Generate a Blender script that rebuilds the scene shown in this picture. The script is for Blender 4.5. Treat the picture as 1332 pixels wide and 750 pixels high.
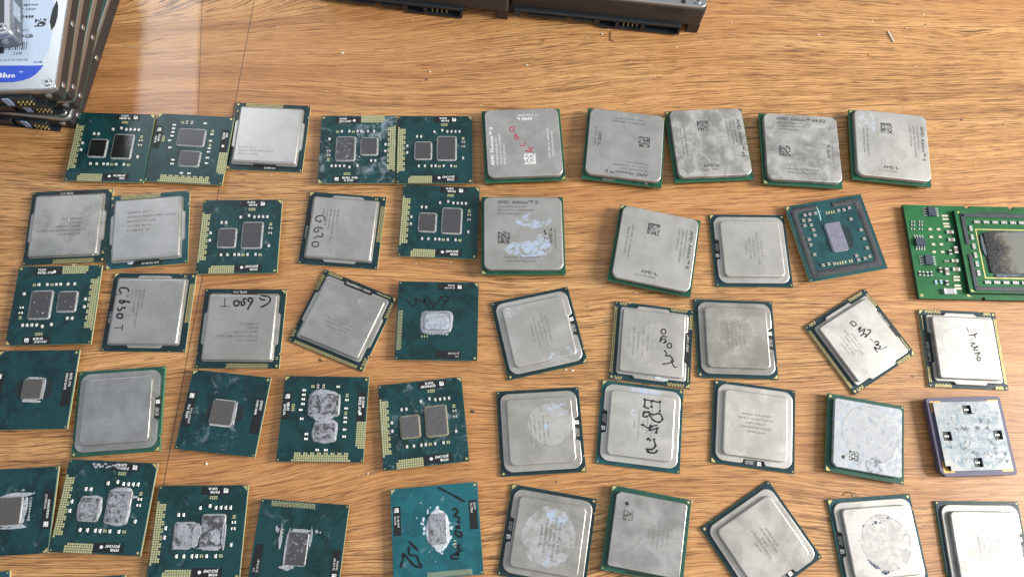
import bpy, math, random
from mathutils import Matrix, Vector, noise as mnoise
# ---------------------------------------------------------------- scene, camera, light
sc = bpy.context.scene
for o in list(bpy.data.objects): bpy.data.objects.remove(o)
S = 0.001                                   # all shapes below are written in millimetres
COL = sc.collection
cam_d = bpy.data.cameras.new("camera"); cam = bpy.data.objects.new("camera", cam_d); COL.objects.link(cam)
PITCH, ROLL, HEIGHT, FPX = 0.31554, 0.117836, 330.76, 951.37
cp, sp, cr, sr = math.cos(PITCH), math.sin(PITCH), math.cos(ROLL), math.sin(ROLL)
fw = Vector((0, sp, -cp)); up0 = Vector((0, cp, sp)); rt0 = Vector((1, 0, 0))
rt = cr*rt0 + sr*up0; up = -sr*rt0 + cr*up0
m = Matrix((rt, up, -fw)).transposed().to_4x4(); m.translation = Vector((0, 0, HEIGHT*S))
cam.matrix_world = m
cam_d.sensor_width = 36; cam_d.lens = FPX/1332*36; cam_d.clip_start = 0.01; cam_d.clip_end = 50
sc.camera = cam
sc.render.resolution_x, sc.render.resolution_y = 1024, 576
sc.view_settings.view_transform = 'Standard'; sc.view_settings.look = 'None'
sc.view_settings.exposure = 0.17; sc.view_settings.gamma = 1.0

W = bpy.data.worlds.new("World"); sc.world = W; W.use_nodes = True
wt = W.node_tree; bg = wt.nodes['Background']; bg.inputs[1].default_value = 0.49
# the pale room around the floor: cooler and dimmer at the left, brighter towards the window side, with soft uneven patches
wc = wt.nodes.new('ShaderNodeTexCoord'); ws = wt.nodes.new('ShaderNodeSeparateXYZ'); wt.links.new(wc.outputs['Generated'], ws.inputs[0])
wm = wt.nodes.new('ShaderNodeMapRange'); wt.links.new(ws.outputs[0], wm.inputs[0]); wm.inputs[1].default_value = -.7; wm.inputs[2].default_value = .8
wn = wt.nodes.new('ShaderNodeTexNoise'); wn.inputs['Scale'].default_value = 3.2; wn.inputs['Detail'].default_value = 2; wt.links.new(wc.outputs['Generated'], wn.inputs['Vector'])
wa = wt.nodes.new('ShaderNodeMath'); wa.operation = 'MULTIPLY_ADD'; wt.links.new(wn.outputs[0], wa.inputs[0]); wa.inputs[1].default_value = 1.1; wa.inputs[2].default_value = -.55
wb = wt.nodes.new('ShaderNodeMath'); wb.operation = 'ADD'; wb.use_clamp = True; wt.links.new(wa.outputs[0], wb.inputs[0]); wt.links.new(wm.outputs[0], wb.inputs[1])
wr = wt.nodes.new('ShaderNodeValToRGB'); wt.links.new(wb.outputs[0], wr.inputs[0])
wr.color_ramp.elements[0].color = (.62, .76, .92, 1); wr.color_ramp.elements[1].color = (1.18, 1.14, 1.07, 1)
wt.links.new(wr.outputs[0], bg.inputs[0])

def area(name, loc, target, sx, sy, power, color):
    l = bpy.data.lights.new(name, 'AREA'); l.shape = 'RECTANGLE'; l.size = sx; l.size_y = sy; l.energy = power; l.color = color
    o = bpy.data.objects.new(name, l); COL.objects.link(o); o.location = loc
    o.rotation_euler = (Vector(target)-Vector(loc)).to_track_quat('-Z', 'Y').to_euler(); return o
area("window_light", (1.45, 0.22, 0.82), (0.1, 0.08, 0), 0.45, 0.6, 44, (1.0, 0.97, 0.92))
area("side_fill_light", (0.9, -1.1, 1.7), (0.15, 0.05, 0), 2.2, 1.6, 6, (1.0, 0.97, 0.93))  # added soft fill lamp, lifts the lower right
# the bright window whose reflection lies on the glossy floor at the upper left
wl = area("far_window_light", (-0.895, 0.995, 1.2), (-0.895, 0.995, 0), 0.14, 0.42, 3.6, (0.93, 0.96, 1.0))
wl.rotation_euler = (0, 0, math.radians(-13))
# ---------------------------------------------------------------- helpers
class MB:
    """collects faces in millimetres and links them as one mesh"""
    def __init__(s): s.v = []; s.f = []; s.m = []
    def add(s, vs, fs, mi=0):
        n = len(s.v); s.v += [tuple(v) for v in vs]
        for f in fs: s.f.append([i+n for i in f]); s.m.append(mi)
        return s
    def box(s, x0, x1, y0, y1, z0, z1, mi=0, rot=0, bottom=False, bev=0):
        cx, cy = (x0+x1)/2, (y0+y1)/2
        c, q = math.cos(rot), math.sin(rot)
        P = lambda x, y, z: (cx+(x-cx)*c-(y-cy)*q, cy+(x-cx)*q+(y-cy)*c, z)
        if bev:
            b = bev
            vs = [P(x0,y0,z0),P(x1,y0,z0),P(x1,y1,z0),P(x0,y1,z0),P(x0,y0,z1-b),P(x1,y0,z1-b),P(x1,y1,z1-b),P(x0,y1,z1-b),
                  P(x0+b,y0+b,z1),P(x1-b,y0+b,z1),P(x1-b,y1-b,z1),P(x0+b,y1-b,z1)]
            fs = [(0,1,5,4),(1,2,6,5),(2,3,7,6),(3,0,4,7),(4,5,9,8),(5,6,10,9),(6,7,11,10),(7,4,8,11),(8,9,10,11),(3,2,1,0)]
        else:
            vs = [P(x0,y0,z0),P(x1,y0,z0),P(x1,y1,z0),P(x0,y1,z0),P(x0,y0,z1),P(x1,y0,z1),P(x1,y1,z1),P(x0,y1,z1)]
            fs = [(0,1,5,4),(1,2,6,5),(2,3,7,6),(3,0,4,7),(4,5,6,7),(3,2,1,0)]
        return s.add(vs, fs, mi)
    def slab(s, out, z0, z1, bev=0.0, mi=0, top=None, seg=3, side2=None, draft=0.0):
        """extruded outline (CCW) with a rounded upper edge; side2=(z, mi) paints an upper band of the wall"""
        n = len(out); rings = [(0.0, z0)]
        if side2: rings.append((0.0, side2[0]))
        if bev:
            rings += [(draft+bev*(1-math.cos(a)), z1-bev+bev*math.sin(a)) for a in [math.pi/2*i/seg for i in range(seg+1)]]
        else: rings.append((draft, z1))
        vs = []
        for d, z in rings:
            vs += [(x, y, z) for x, y in inset(out, d)]
        base = len(s.v); s.v += vs
        for k in range(len(rings)-1):
            mm = side2[1] if (side2 and k >= 1) else mi
            for i in range(n):
                j = (i+1) % n
                s.f.append([base+k*n+i, base+k*n+j, base+(k+1)*n+j, base+(k+1)*n+i]); s.m.append(mm)
        s.f.append([base+(len(rings)-1)*n+i for i in range(n)]); s.m.append(mi if top is None else top)
        s.f.append([base+i for i in range(n)][::-1]); s.m.append(mi)
        return s
    def poly(s, pts, z, mi=0): return s.add([(x, y, z) for x, y in pts], [list(range(len(pts)))], mi)
    def quad(s, x0, x1, y0, y1, z, mi=0): return s.poly([(x0,y0),(x1,y0),(x1,y1),(x0,y1)], z, mi)
    def disc(s, x, y, r, z, mi=0, n=10): return s.poly([(x+r*math.cos(2*math.pi*i/n), y+r*math.sin(2*math.pi*i/n)) for i in range(n)], z, mi)
    def cyl(s, x, y, r, z0, z1, mi=0, n=14, bev=0.0):
        return s.slab([(x+r*math.cos(2*math.pi*i/n), y+r*math.sin(2*math.pi*i/n)) for i in range(n)], z0, z1, bev, mi)
    def ribbon(s, pts, w, z, mi=0, rnd=None):
        pts = smooth(pts); n = len(pts); L = []; R = []
        for i, (x, y) in enumerate(pts):
            a = pts[max(i-1, 0)]; b = pts[min(i+1, n-1)]
            dx, dy = b[0]-a[0], b[1]-a[1]; l = math.hypot(dx, dy) or 1
            ww = w/2*(0.45 if i in (0, n-1) else 1)*(rnd.uniform(.75, 1.15) if rnd else 1)
            L.append((x-dy/l*ww, y+dx/l*ww, z)); R.append((x+dy/l*ww, y-dx/l*ww, z))
        return s.add(R+L, [(i, i+1, n+i+1, n+i) for i in range(n-1)], mi)
    def tube(s, pts, r, mi=0, n=6):
        rings = []
        for i, p in enumerate(pts):
            a = Vector(pts[max(i-1, 0)]); b = Vector(pts[min(i+1, len(pts)-1)]); d = (b-a).normalized()
            u = d.cross(Vector((0, 0, 1))); u = u.normalized() if u.length > 1e-4 else Vector((1, 0, 0)); w = d.cross(u)
            rings.append([tuple(Vector(p)+r*(math.cos(t)*u+math.sin(t)*w)) for t in [2*math.pi*k/n for k in range(n)]])
        fs = [(i*n+k, i*n+(k+1) % n, (i+1)*n+(k+1) % n, (i+1)*n+k) for i in range(len(pts)-1) for k in range(n)]
        fs += [list(range(n)), [(len(pts)-1)*n+k for k in range(n)]]
        return s.add([v for q in rings for v in q], fs, mi)
    def mesh(s, name, mats, smooth_ang=None):
        me = bpy.data.meshes.new(name)
        me.from_pydata([(x*S, y*S, z*S) for x, y, z in s.v], [], s.f)
        for m_ in (mats if isinstance(mats, (list, tuple)) else [mats]): me.materials.append(m_)
        me.polygons.foreach_set('material_index', s.m)
        if smooth_ang:
            me.set_sharp_from_angle(angle=math.radians(smooth_ang)); me.polygons.foreach_set('use_smooth', [len(f) <= 4 for f in s.f])
        me.update(); return me

def inset(out, d):
    if d == 0: return list(out)
    n = len(out); r = []
    for i in range(n):
        a, b, c = out[i-1], out[i], out[(i+1) % n]
        e1 = (b[0]-a[0], b[1]-a[1]); e2 = (c[0]-b[0], c[1]-b[1])
        l1 = math.hypot(*e1) or 1; l2 = math.hypot(*e2) or 1
        n1 = (-e1[1]/l1, e1[0]/l1); n2 = (-e2[1]/l2, e2[0]/l2)
        k = 1+n1[0]*n2[0]+n1[1]*n2[1]; k = max(k, .3)
        r.append((b[0]+d*(n1[0]+n2[0])/k, b[1]+d*(n1[1]+n2[1])/k))
    return r
def smooth(p):
    if len(p) < 3: return list(p)
    r = []
    for i in range(len(p)-1):
        p0, p1, p2, p3 = p[max(i-1,0)], p[i], p[i+1], p[min(i+2,len(p)-1)]
        for t in (0, .33, .67):
            r.append(tuple(.5*((2*p1[k])+(-p0[k]+p2[k])*t+(2*p0[k]-5*p1[k]+4*p2[k]-p3[k])*t*t+(-p0[k]+3*p1[k]-3*p2[k]+p3[k])*t**3) for k in (0, 1)))
    r.append(tuple(p[-1])); return r
def arc(cx, cy, r, a0, a1, n=5): return [(cx+r*math.cos(math.radians(a0+(a1-a0)*i/n)), cy+r*math.sin(math.radians(a0+(a1-a0)*i/n))) for i in range(n+1)]
def rrect(x0, x1, y0, y1, r, n=5):
    return arc(x1-r,y0+r,r,-90,0,n)+arc(x1-r,y1-r,r,0,90,n)+arc(x0+r,y1-r,r,90,180,n)+arc(x0+r,y0+r,r,180,270,n)
def link(name, me, parent=None, loc=(0,0,0), rz=0.0):
    o = bpy.data.objects.new(name, me); COL.objects.link(o)
    o.location = [a*S for a in loc]; o.rotation_euler = (0, 0, rz)
    if parent: o.parent = parent
    return o
def thing(name, label, cat, loc, rz=0, group=None):
    o = link(name, None, None, loc, rz); o.empty_display_size = .005
    o['label'] = label; o['category'] = cat
    if group: o['group'] = group
    return o
CACHE = {}
def cached(key, fn):
    if key not in CACHE: CACHE[key] = fn()
    return CACHE[key]

# ---------------------------------------------------------------- lettering
def glyphs(text):
    def mk():
        cu = bpy.data.curves.new('t', 'FONT'); cu.body = text; cu.size = 1.0; cu.resolution_u = 1; cu.fill_mode = 'FRONT'
        o = bpy.data.objects.new('t', cu); COL.objects.link(o)
        dg = bpy.context.evaluated_depsgraph_get(); me = o.evaluated_get(dg).to_mesh()
        V = [(v.co.x, v.co.y) for v in me.vertices]; F = [list(p.vertices) for p in me.polygons]
        w = max([v[0] for v in V] or [1])
        o.evaluated_get(dg).to_mesh_clear(); bpy.data.objects.remove(o); bpy.data.curves.remove(cu)
        return V, F, w
    return cached(('g', text), mk)
def letters(mb, lines, z, rot=0, mi=0):
    """lines: (text, x, y, cap height, align, extra width factor); the block turns by rot degrees about the origin"""
    c, q = math.cos(math.radians(rot)), math.sin(math.radians(rot))
    for t in lines:
        text, x, y, h = t[:4]; al = t[4] if len(t) > 4 else 'L'; wf = t[5] if len(t) > 5 else 1.0; bold = t[6] if len(t) > 6 else 0
        V, F, w = glyphs(text); s_ = h/0.70; off = {'L': 0, 'C': -w*s_*wf/2, 'R': -w*s_*wf}[al]
        for dx in ([0, bold] if bold else [0]):
            vs = [(x+off+v[0]*s_*wf+dx, y+v[1]*s_) for v in V]
            mb.add([(a*c-b*q, a*q+b*c, z+(0.012 if dx else 0)) for a, b in vs], F, mi)
    return mb

# ---------------------------------------------------------------- materials
class NT:
    def __init__(s, name):
        s.m = bpy.data.materials.new(name); s.m.use_nodes = True; s.t = s.m.node_tree; s.n = s.t.nodes; s.l = s.t.links
        s.b = s.n['Principled BSDF']; s.tc = s.n.new('ShaderNodeTexCoord')
    def put(s, sock, v):
        if isinstance(v, bpy.types.NodeSocket): s.l.new(v, sock)
        elif isinstance(v, tuple) and len(v) == 3 and sock.type == 'RGBA': sock.default_value = (*v, 1)
        else: sock.default_value = v
    def obj(s, scale=(1,1,1), loc=(0,0,0), rot=0):
        mp = s.n.new('ShaderNodeMapping'); mp.inputs['Scale'].default_value = [a/S for a in scale]
        mp.inputs['Location'].default_value = loc; mp.inputs['Rotation'].default_value = (0, 0, rot)
        s.l.new(s.tc.outputs['Object'], mp.inputs[0]); return mp.outputs[0]
    def noise(s, vec, scale=1, detail=3, rough=.55, dist=0):
        n = s.n.new('ShaderNodeTexNoise'); s.l.new(vec, n.inputs['Vector'])
        for k, v in (('Scale', scale), ('Detail', detail), ('Roughness', rough), ('Distortion', dist)): n.inputs[k].default_value = v
        return n.outputs[0]
    def math(s, op, a, b=0.0, c=0.0, clamp=False):
        n = s.n.new('ShaderNodeMath'); n.operation = op; n.use_clamp = clamp
        s.put(n.inputs[0], a); s.put(n.inputs[1], b); s.put(n.inputs[2], c); return n.outputs[0]
    def rng(s, v, a, b, c=0.0, d=1.0, smooth_=True):
        n = s.n.new('ShaderNodeMapRange'); n.interpolation_type = 'SMOOTHSTEP' if smooth_ else 'LINEAR'
        s.put(n.inputs[0], v)
        for i, x in enumerate((a, b, c, d)): s.put(n.inputs[i+1], x)
        return n.outputs[0]
    def mix(s, f, a, b, mode='MIX'):
        n = s.n.new('ShaderNodeMix'); n.data_type = 'RGBA'; n.blend_type = mode
        s.put(n.inputs[0], f); s.put(n.inputs[6], a); s.put(n.inputs[7], b); return n.outputs[2]
    def fmix(s, f, a, b):
        n = s.n.new('ShaderNodeMix'); n.data_type = 'FLOAT'; s.put(n.inputs[0], f); s.put(n.inputs[2], a); s.put(n.inputs[3], b); return n.outputs[0]
    def ramp(s, f, st):
        n = s.n.new('ShaderNodeValToRGB'); s.put(n.inputs[0], f); r = n.color_ramp
        while len(r.elements) < len(st): r.elements.new(.5)
        for e, (p, c) in zip(r.elements, st): e.position = p; e.color = (*c, 1)
        return n.outputs[0]
    def sep(s, vec):
        n = s.n.new('ShaderNodeSeparateXYZ'); s.l.new(vec, n.inputs[0]); return n.outputs
    def comb(s, x, y, z=0.0):
        n = s.n.new('ShaderNodeCombineXYZ')
        for i, v in enumerate((x, y, z)): s.put(n.inputs[i], v)
        return n.outputs[0]
    def bump(s, h, strength=.3, dist=.0001):
        n = s.n.new('ShaderNodeBump'); n.inputs['Strength'].default_value = strength; n.inputs['Distance'].default_value = dist
        s.put(n.inputs['Height'], h); s.l.new(n.outputs[0], s.b.inputs['Normal'])
    def set(s, **k):
        for a, v in k.items(): s.put(s.b.inputs[a.replace('_', ' ')], v)
        return s
def plain(name, col, rough=.5, metal=0.0, var=.12, scale=1.5, bump=0.0):
    def mk():
        t = NT(name); n = t.noise(t.obj(), scale, 4, .6)
        t.set(Base_Color=t.mix(t.rng(n, .3, .7), tuple(c*(1-var) for c in col), tuple(min(1, c*(1+var)) for c in col)), Roughness=t.rng(n, .2, .8, rough*.85, min(1, rough*1.15)), Metallic=metal)
        if bump: t.bump(n, bump)
        return t.m
    return cached(('m', name), mk)

def floor_material():
    t = NT('wood_floor'); TH = math.radians(-8.5)
    p = t.obj(rot=TH); x, y, _ = t.sep(p)                            # millimetres, x along the grain
    low = t.noise(t.comb(t.math('MULTIPLY', x, .0042), t.math('MULTIPLY', y, .0085)), 1, 1, .5)
    mid = t.noise(t.comb(t.math('MULTIPLY', x, .018), t.math('MULTIPLY', y, .055), 7.0), 1, 3, .5)
    g = t.math('ADD', y, t.math('MULTIPLY', t.math('SUBTRACT', low, .5), 44.0))
    g = t.math('ADD', g, t.math('MULTIPLY', t.math('SUBTRACT', mid, .5), 4.0))
    c, q = math.cos(TH), math.sin(TH)
    for hx, hy, sx, sy, A in ((-215, 232, 150, 24, 34), (236, 282, 26, 6, 5), (150, 272, 120, 22, -7), (-150, -20, 90, 22, 8), (60, 20, 120, 28, -6)):
        X, Y = hx*c-hy*q, hx*q+hy*c
        dx = t.math('DIVIDE', t.math('SUBTRACT', x, X), sx); dy = t.math('DIVIDE', t.math('SUBTRACT', y, Y), sy)
        r2 = t.math('ADD', t.math('MULTIPLY', dx, dx), t.math('MULTIPLY', dy, dy))
        g = t.math('ADD', g, t.math('MULTIPLY', t.math('EXPONENT', t.math('MULTIPLY', r2, -1.0)), float(A)))
    ring = t.noise(t.comb(t.math('MULTIPLY', x, .0035), t.math('MULTIPLY', g, .085)), 1, 3, .55)
    fine = t.noise(t.comb(t.math('MULTIPLY', x, .014), t.math('MULTIPLY', g, 1.15), 3.0), 1, 5, .72)
    pore = t.noise(t.comb(t.math('MULTIPLY', x, .030), t.math('MULTIPLY', g, 1.7), 11.0), 1, 4, .72)
    line = t.noise(t.comb(t.math('MULTIPLY', x, .006), t.math('MULTIPLY', g, .36), 23.0), 1, 3, .55)
    patch = t.noise(t.comb(t.math('MULTIPLY', x, .006), t.math('MULTIPLY', y, .012), 31.0), 1, 2, .5)
    col = t.ramp(t.rng(ring, .32, .68, 0, 1, False), [(0, (.33,.155,.058)), (.3, (.43,.215,.082)), (.55, (.50,.258,.100)), (1, (.58,.325,.140))])
    col = t.mix(t.rng(fine, .42, .66, 0, .55), col, (.64,.39,.18))
    col = t.mix(t.rng(fine, .52, .36, 0, .55), col, (.25,.11,.042))
    col = t.mix(t.rng(pore, .47, .40, 0, .80), col, (.13,.052,.02))
    pore2 = t.noise(t.comb(t.math('MULTIPLY', x, .09), t.math('MULTIPLY', g, 2.6), 41.0), 1, 2, .5)
    col = t.mix(t.rng(pore2, .43, .36, 0, .8), col, (.10,.042,.018))
    # thin dark growth lines
    ln = t.math('ABSOLUTE', t.math('SUBTRACT', line, .5))
    col = t.mix(t.math('MULTIPLY', t.rng(ln, .017, .0, 0, .9), t.rng(mid, .30, .5)), col, (.07,.028,.012))
    col = t.mix(t.rng(patch, .4, .62, 0, .32), col, (.42,.17,.06))
    # the two joints in the floor covering
    def seam(x1, y1, x2, y2, w, col, k, ymin=-1e4):
        L = math.hypot(x2-x1, y2-y1); nx, ny = -(y2-y1)/L, (x2-x1)/L
        px, py, _ = t.sep(t.obj())
        d = t.math('ABSOLUTE', t.math('ADD', t.math('MULTIPLY', px, nx), t.math('MULTIPLY_ADD', py, ny, -(nx*x1+ny*y1))))
        f = t.math('MULTIPLY', t.rng(d, w, w*.35, 0, k), t.rng(py, ymin, ymin+.5))
        return t.mix(f, col, (.05,.03,.02))
    col = seam(-155.6, 252.6, -137.2, -28, .36, col, .75)
    col = seam(-182.9, 248.7, -168.0, 179.8, .35, col, .6, 160)
    dust = t.noise(t.obj(), 2.2, 2, .5)
    col = t.mix(t.rng(dust, .74, .78, 0, .5), col, (.62,.52,.42))
    wv = t.noise(t.obj(), .07, 2, .5)
    h = t.math('ADD', t.math('ADD', t.math('MULTIPLY', pore, .6), t.math('MULTIPLY', fine, .5)), t.math('MULTIPLY', wv, 3.0))
    # the plank left of the short joint is polished, the rest is satin
    px, py, _ = t.sep(t.obj())
    nx, ny = 68.9, 14.9; L = math.hypot(nx, ny)
    side = t.math('ADD', t.math('MULTIPLY', px, nx/L), t.math('MULTIPLY_ADD', py, ny/L, -(nx/L*-182.9+ny/L*248.7)))
    rgh = t.rng(side, -2.5, .5, .23, .40)
    rgh = t.math('ADD', rgh, t.math('MULTIPLY', t.math('SUBTRACT', fine, .5), .12))
    hs = t.n.new('ShaderNodeHueSaturation'); hs.inputs['Saturation'].default_value = 1.02; hs.inputs['Value'].default_value = 1.0; t.l.new(col, hs.inputs['Color']); col = hs.outputs[0]
    t.set(Base_Color=col, Roughness=rgh, Specular_IOR_Level=.5); t.bump(h, .16, .0003)
    return t.m

def substrate_material(kind, seed=0, smudge=0.0):
    pal = {'lap': ((.0022,.017,.020), (.0055,.046,.050)), 'blue': ((.006,.065,.085), (.010,.11,.135)), 'dark': ((.004,.015,.020), (.006,.030,.035)),
           'core': ((.002,.015,.020), (.005,.044,.050)), 'amd': ((.004,.035,.022), (.01,.09,.05)), 'old': ((.010,.055,.038), (.02,.085,.058)),
           'tealb': ((.004,.035,.048), (.01,.07,.08)), 'apu': ((.004,.035,.042), (.01,.07,.075)), 'board': ((.006,.085,.022), (.012,.125,.036)), 'navy': ((.004,.022,.034), (.007,.036,.046))}
    key = ('sub', kind, seed, smudge)
    def mk():
        t = NT('substrate_'+kind); a, b = pal[kind]
        o = t.obj(loc=(seed*7.3, seed*3.1, 0))
        big = t.noise(o, .11, 2, .5, .8)
        vo = t.n.new('ShaderNodeTexVoronoi'); vo.feature = 'F1'; t.l.new(t.obj(scale=(.16,.16,.16), loc=(seed*1.7, 2, 0)), vo.inputs['Vector'])
        tr = t.noise(t.comb(t.math('MULTIPLY', vo.outputs['Color'], 2.0), t.math('MULTIPLY', vo.outputs['Distance'], 9.0)), 2.5, 3, .6)
        f = t.math('ADD', t.math('MULTIPLY', t.rng(big, .40, .58), .65), t.math('MULTIPLY', t.rng(tr, .49, .52), .45))
        fn = t.noise(o, .9, 4, .6)
        f = t.math('ADD', f, t.math('MULTIPLY', t.math('SUBTRACT', fn, .5), .5), clamp=True)
        sx, sy, _ = t.sep(o); dg = t.noise(t.comb(t.math('MULTIPLY', t.math('ADD', sx, sy), 1.5), t.math('MULTIPLY', t.math('SUBTRACT', sx, sy), .12)), 1, 1, .5); f = t.math('ADD', f, t.rng(dg, .56, .62, 0, .28), clamp=True)
        col = t.mix(f, a, b)
        spk = t.noise(o, 2.6, 2, .5); col = t.mix(t.rng(spk, .70, .76, 0, .55), col, (.35,.42,.42))
        ro = .32
        if smudge:
            sm = t.noise(o, .16, 8, .74, .5); k = t.rng(sm, .60-.13*smudge, .74-.06*smudge, 0, min(.75, .3+smudge*.45))
            col = t.mix(k, col, (.30,.37,.42)); ro = t.fmix(k, .32, .8)
        t.set(Base_Color=col, Roughness=ro, Specular_IOR_Level=.45); t.bump(fn, .05)
        return t.m
    return cached(key, mk)

def lid_material(seed, tone=.42, warm=0.0, mottle=.18, patches=(), rough=.36, scratch=.3, metal=.72, blotch=None):
    """brushed nickel lid; patches: (x, y, rx, ry, lo, hi, strength, colour, ring)"""
    t = NT('nickel_lid'); tone *= .93; warm += .045; o = t.obj(loc=(seed*5.13+.3, seed*2.77+.4, seed*.91+.37)); raw = t.obj(); x, y, _ = t.sep(raw)
    big = t.noise(o, .09, 5, .6, .4); fine = t.noise(o, 1.6, 5, .7)
    br = t.noise(t.comb(t.math('MULTIPLY', x, .5), t.math('MULTIPLY', y, 5.0), float(seed)), 1, 2, .5)
    c1 = (tone*(1-mottle)*(1+warm*.5), tone*(1-mottle), tone*(1-mottle)*(1-warm)); c2 = (tone*(1+mottle)*(1+warm*.5), tone*(1+mottle), tone*(1+mottle)*(1-warm*.7))
    col = t.mix(t.rng(big, .35, .65), c1, c2)
    col = t.mix(t.rng(fine, .35, .7, 0, .12), col, tuple(tone*1.35 for _ in range(3)))
    col = t.mix(t.rng(fine, .40, .26, 0, .16), col, tuple(tone*.6 for _ in range(3)))
    ro = t.math('ADD', rough, t.math('MULTIPLY', t.math('SUBTRACT', fine, .5), .15)); me = metal
    if blotch:
        bn = t.noise(o, .16, 6, .65, .7); k = t.rng(bn, blotch[0], blotch[1], 0, blotch[2]); col = t.mix(k, col, blotch[3]); me = t.fmix(k, me, .2)
    st_ = t.noise(t.comb(t.math('MULTIPLY', x, .06), t.math('MULTIPLY', y, 1.1), float(seed)), 1, 3, .6); col = t.mix(t.rng(st_, .4, .62, 0, .045), col, (.75,.74,.72)); ro = t.math('ADD', ro, t.math('MULTIPLY', t.math('SUBTRACT', big, .5), .25))
    sc_ = t.noise(t.comb(t.math('MULTIPLY', t.math('ADD', x, t.math('MULTIPLY', y, .6)), 1.4), t.math('MULTIPLY', t.math('SUBTRACT', y, t.math('MULTIPLY', x, .5)), .09), seed+3.0), 1, 3, .5)
    col = t.mix(t.rng(sc_, .66, .72, 0, scratch), col, (.75,.75,.75))
    wob = t.noise(o, .28, 4, .6)
    for i, (px, py, rx, ry, lo, hi, st, pc, ring) in enumerate(patches):
        dx = t.math('DIVIDE', t.math('SUBTRACT', x, px), rx); dy = t.math('DIVIDE', t.math('SUBTRACT', y, py), ry)
        r = t.math('SQRT', t.math('ADD', t.math('MULTIPLY', dx, dx), t.math('MULTIPLY', dy, dy)))
        r = t.math('ADD', r, t.math('MULTIPLY', t.math('SUBTRACT', wob, .5), .28))
        ins = t.rng(r, 1.02, .94)
        pn = t.noise(t.obj(loc=(seed*3.3+i*9, i*4.0, 0)), .36, 8, .74, .4)
        k = t.math('MULTIPLY', ins, t.rng(pn, lo, hi, 0, st))
        col = t.mix(k, col, pc); me = t.fmix(k, me, 0.0); ro = t.fmix(k, ro, .75)
        if ring:
            rg = t.rng(t.math('ABSOLUTE', t.math('SUBTRACT', r, .98)), .035, .005, 0, ring); col = t.mix(t.math('MULTIPLY', rg, t.rng(pn, .35, .5)), col, (.16,.16,.17))
    pit = t.noise(o, 1.15, 2, .5); col = t.mix(t.rng(pit, .77, .79, 0, .22), col, (.12,.12,.12))
    t.set(Base_Color=col, Roughness=ro, Metallic=me); t.bump(t.math('ADD', fine, t.math('MULTIPLY', br, .3)), .06, .00012)
    return t.m

GOLD = plain('gold_plating', (.62,.50,.20), .38, .55, .15)
GOLDP = plain('pale_gold_pads', (.50,.48,.25), .45, .35, .15)
EDGE = plain('laminate_edge', (.50,.43,.22), .6, 0, .15)
EDGEG = plain('green_laminate_edge', (.05,.18,.10), .5, 0, .2)
EDGET = plain('teal_mask_edge', (.01,.12,.10), .4, 0, .2)
BLACK = plain('black_label', (.006,.007,.008), .45, 0, .2)
WHITE = plain('white_print', (.72,.74,.72), .6, 0, .1)
GREYP = plain('grey_print', (.30,.32,.32), .6, 0, .1)
SEAL = plain('black_sealant', (.010,.011,.012), .5, 0, .3, 1.5, .3)
ETD = plain('dark_etching', (.055,.055,.055), .6, 0, .2)
ETM = plain('grey_etching', (.075,.075,.07), .6, .2, .2)
ETF = plain('faint_etching', (.17,.165,.155), .55, .4, .2)
ETW = plain('white_print_on_lid', (.66,.66,.64), .6, 0, .1)
INK = plain('black_marker_ink', (.006,.006,.008), .35, 0, .2)
REDINK = plain('red_marker_ink', (.38,.03,.06), .5, 0, .2)
PINM = plain('gold_pins', (.35,.27,.12), .4, .8, .2)
SILVER = plain('solder_silver', (.62,.62,.60), .35, .7, .15)
CAPW = plain('ceramic_white', (.66,.65,.61), .5, 0, .12, 3)
CAPB = plain('ceramic_brown', (.20,.15,.11), .5, 0, .2, 3)
CHIPK = plain('black_epoxy', (.02,.022,.026), .4, 0, .2, 2)

def die_material(seed, paste=0.0, gloss=.28, tone=(.055,.053,.058)):
    def mk():
        t = NT('silicon_die'); o = t.obj(loc=(seed*4.4, seed, 0)); n = t.noise(o, .3, 5, .65, 1.2); f = t.noise(o, 1.8, 4, .7)
        col = t.mix(t.rng(f, .3, .7), tuple(c*.75 for c in tone), tuple(c*1.35 for c in tone)); ro = gloss
        if paste:
            k = t.rng(n, .60-.22*paste, .78-.2*paste, 0, .8); pc = t.mix(t.rng(f, .3, .7), (.22,.23,.26), (.40,.42,.47))
            col = t.mix(k, col, pc); ro = t.fmix(k, gloss, .7)
        sp_ = t.noise(o, 3.4, 2, .5); col = t.mix(t.rng(sp_, .73, .77, 0, .7), col, (.45,.45,.45))
        t.set(Base_Color=col, Roughness=ro); t.bump(t.math('ADD', f, n), .25 if paste else .08, .0003)
        return t.m
    return cached(('die', seed, paste, gloss, tone), mk)
def paste_material(seed, pale=(.37,.39,.43)):
    def mk():
        t = NT('dried_thermal_paste'); o = t.obj(loc=(seed*2.2, seed, 0)); n = t.noise(o, .42, 6, .72, 1.2); f = t.noise(o, 2.4, 4, .7)
        col = t.ramp(n, [(.32, tuple(c*.38 for c in pale)), (.44, tuple(c*.70 for c in pale)), (.58, tuple(c*.95 for c in pale)), (.74, tuple(min(1, c*1.2) for c in pale))])
        t.set(Base_Color=col, Roughness=.65); t.bump(t.math('ADD', n, f), .6, .0005); return t.m
    return cached(('paste', seed, pale), mk)
UNDER = plain('clear_underfill', (.30,.31,.31), .3, .1, .35, 1.2, .2)

# ---------------------------------------------------------------- setting: the floor
fm = MB(); fm.quad(-1500, 1500, -1200, 1800, 0)
fl = link('floor', fm.mesh('floor', floor_material())); fl['kind'] = 'structure'

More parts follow.
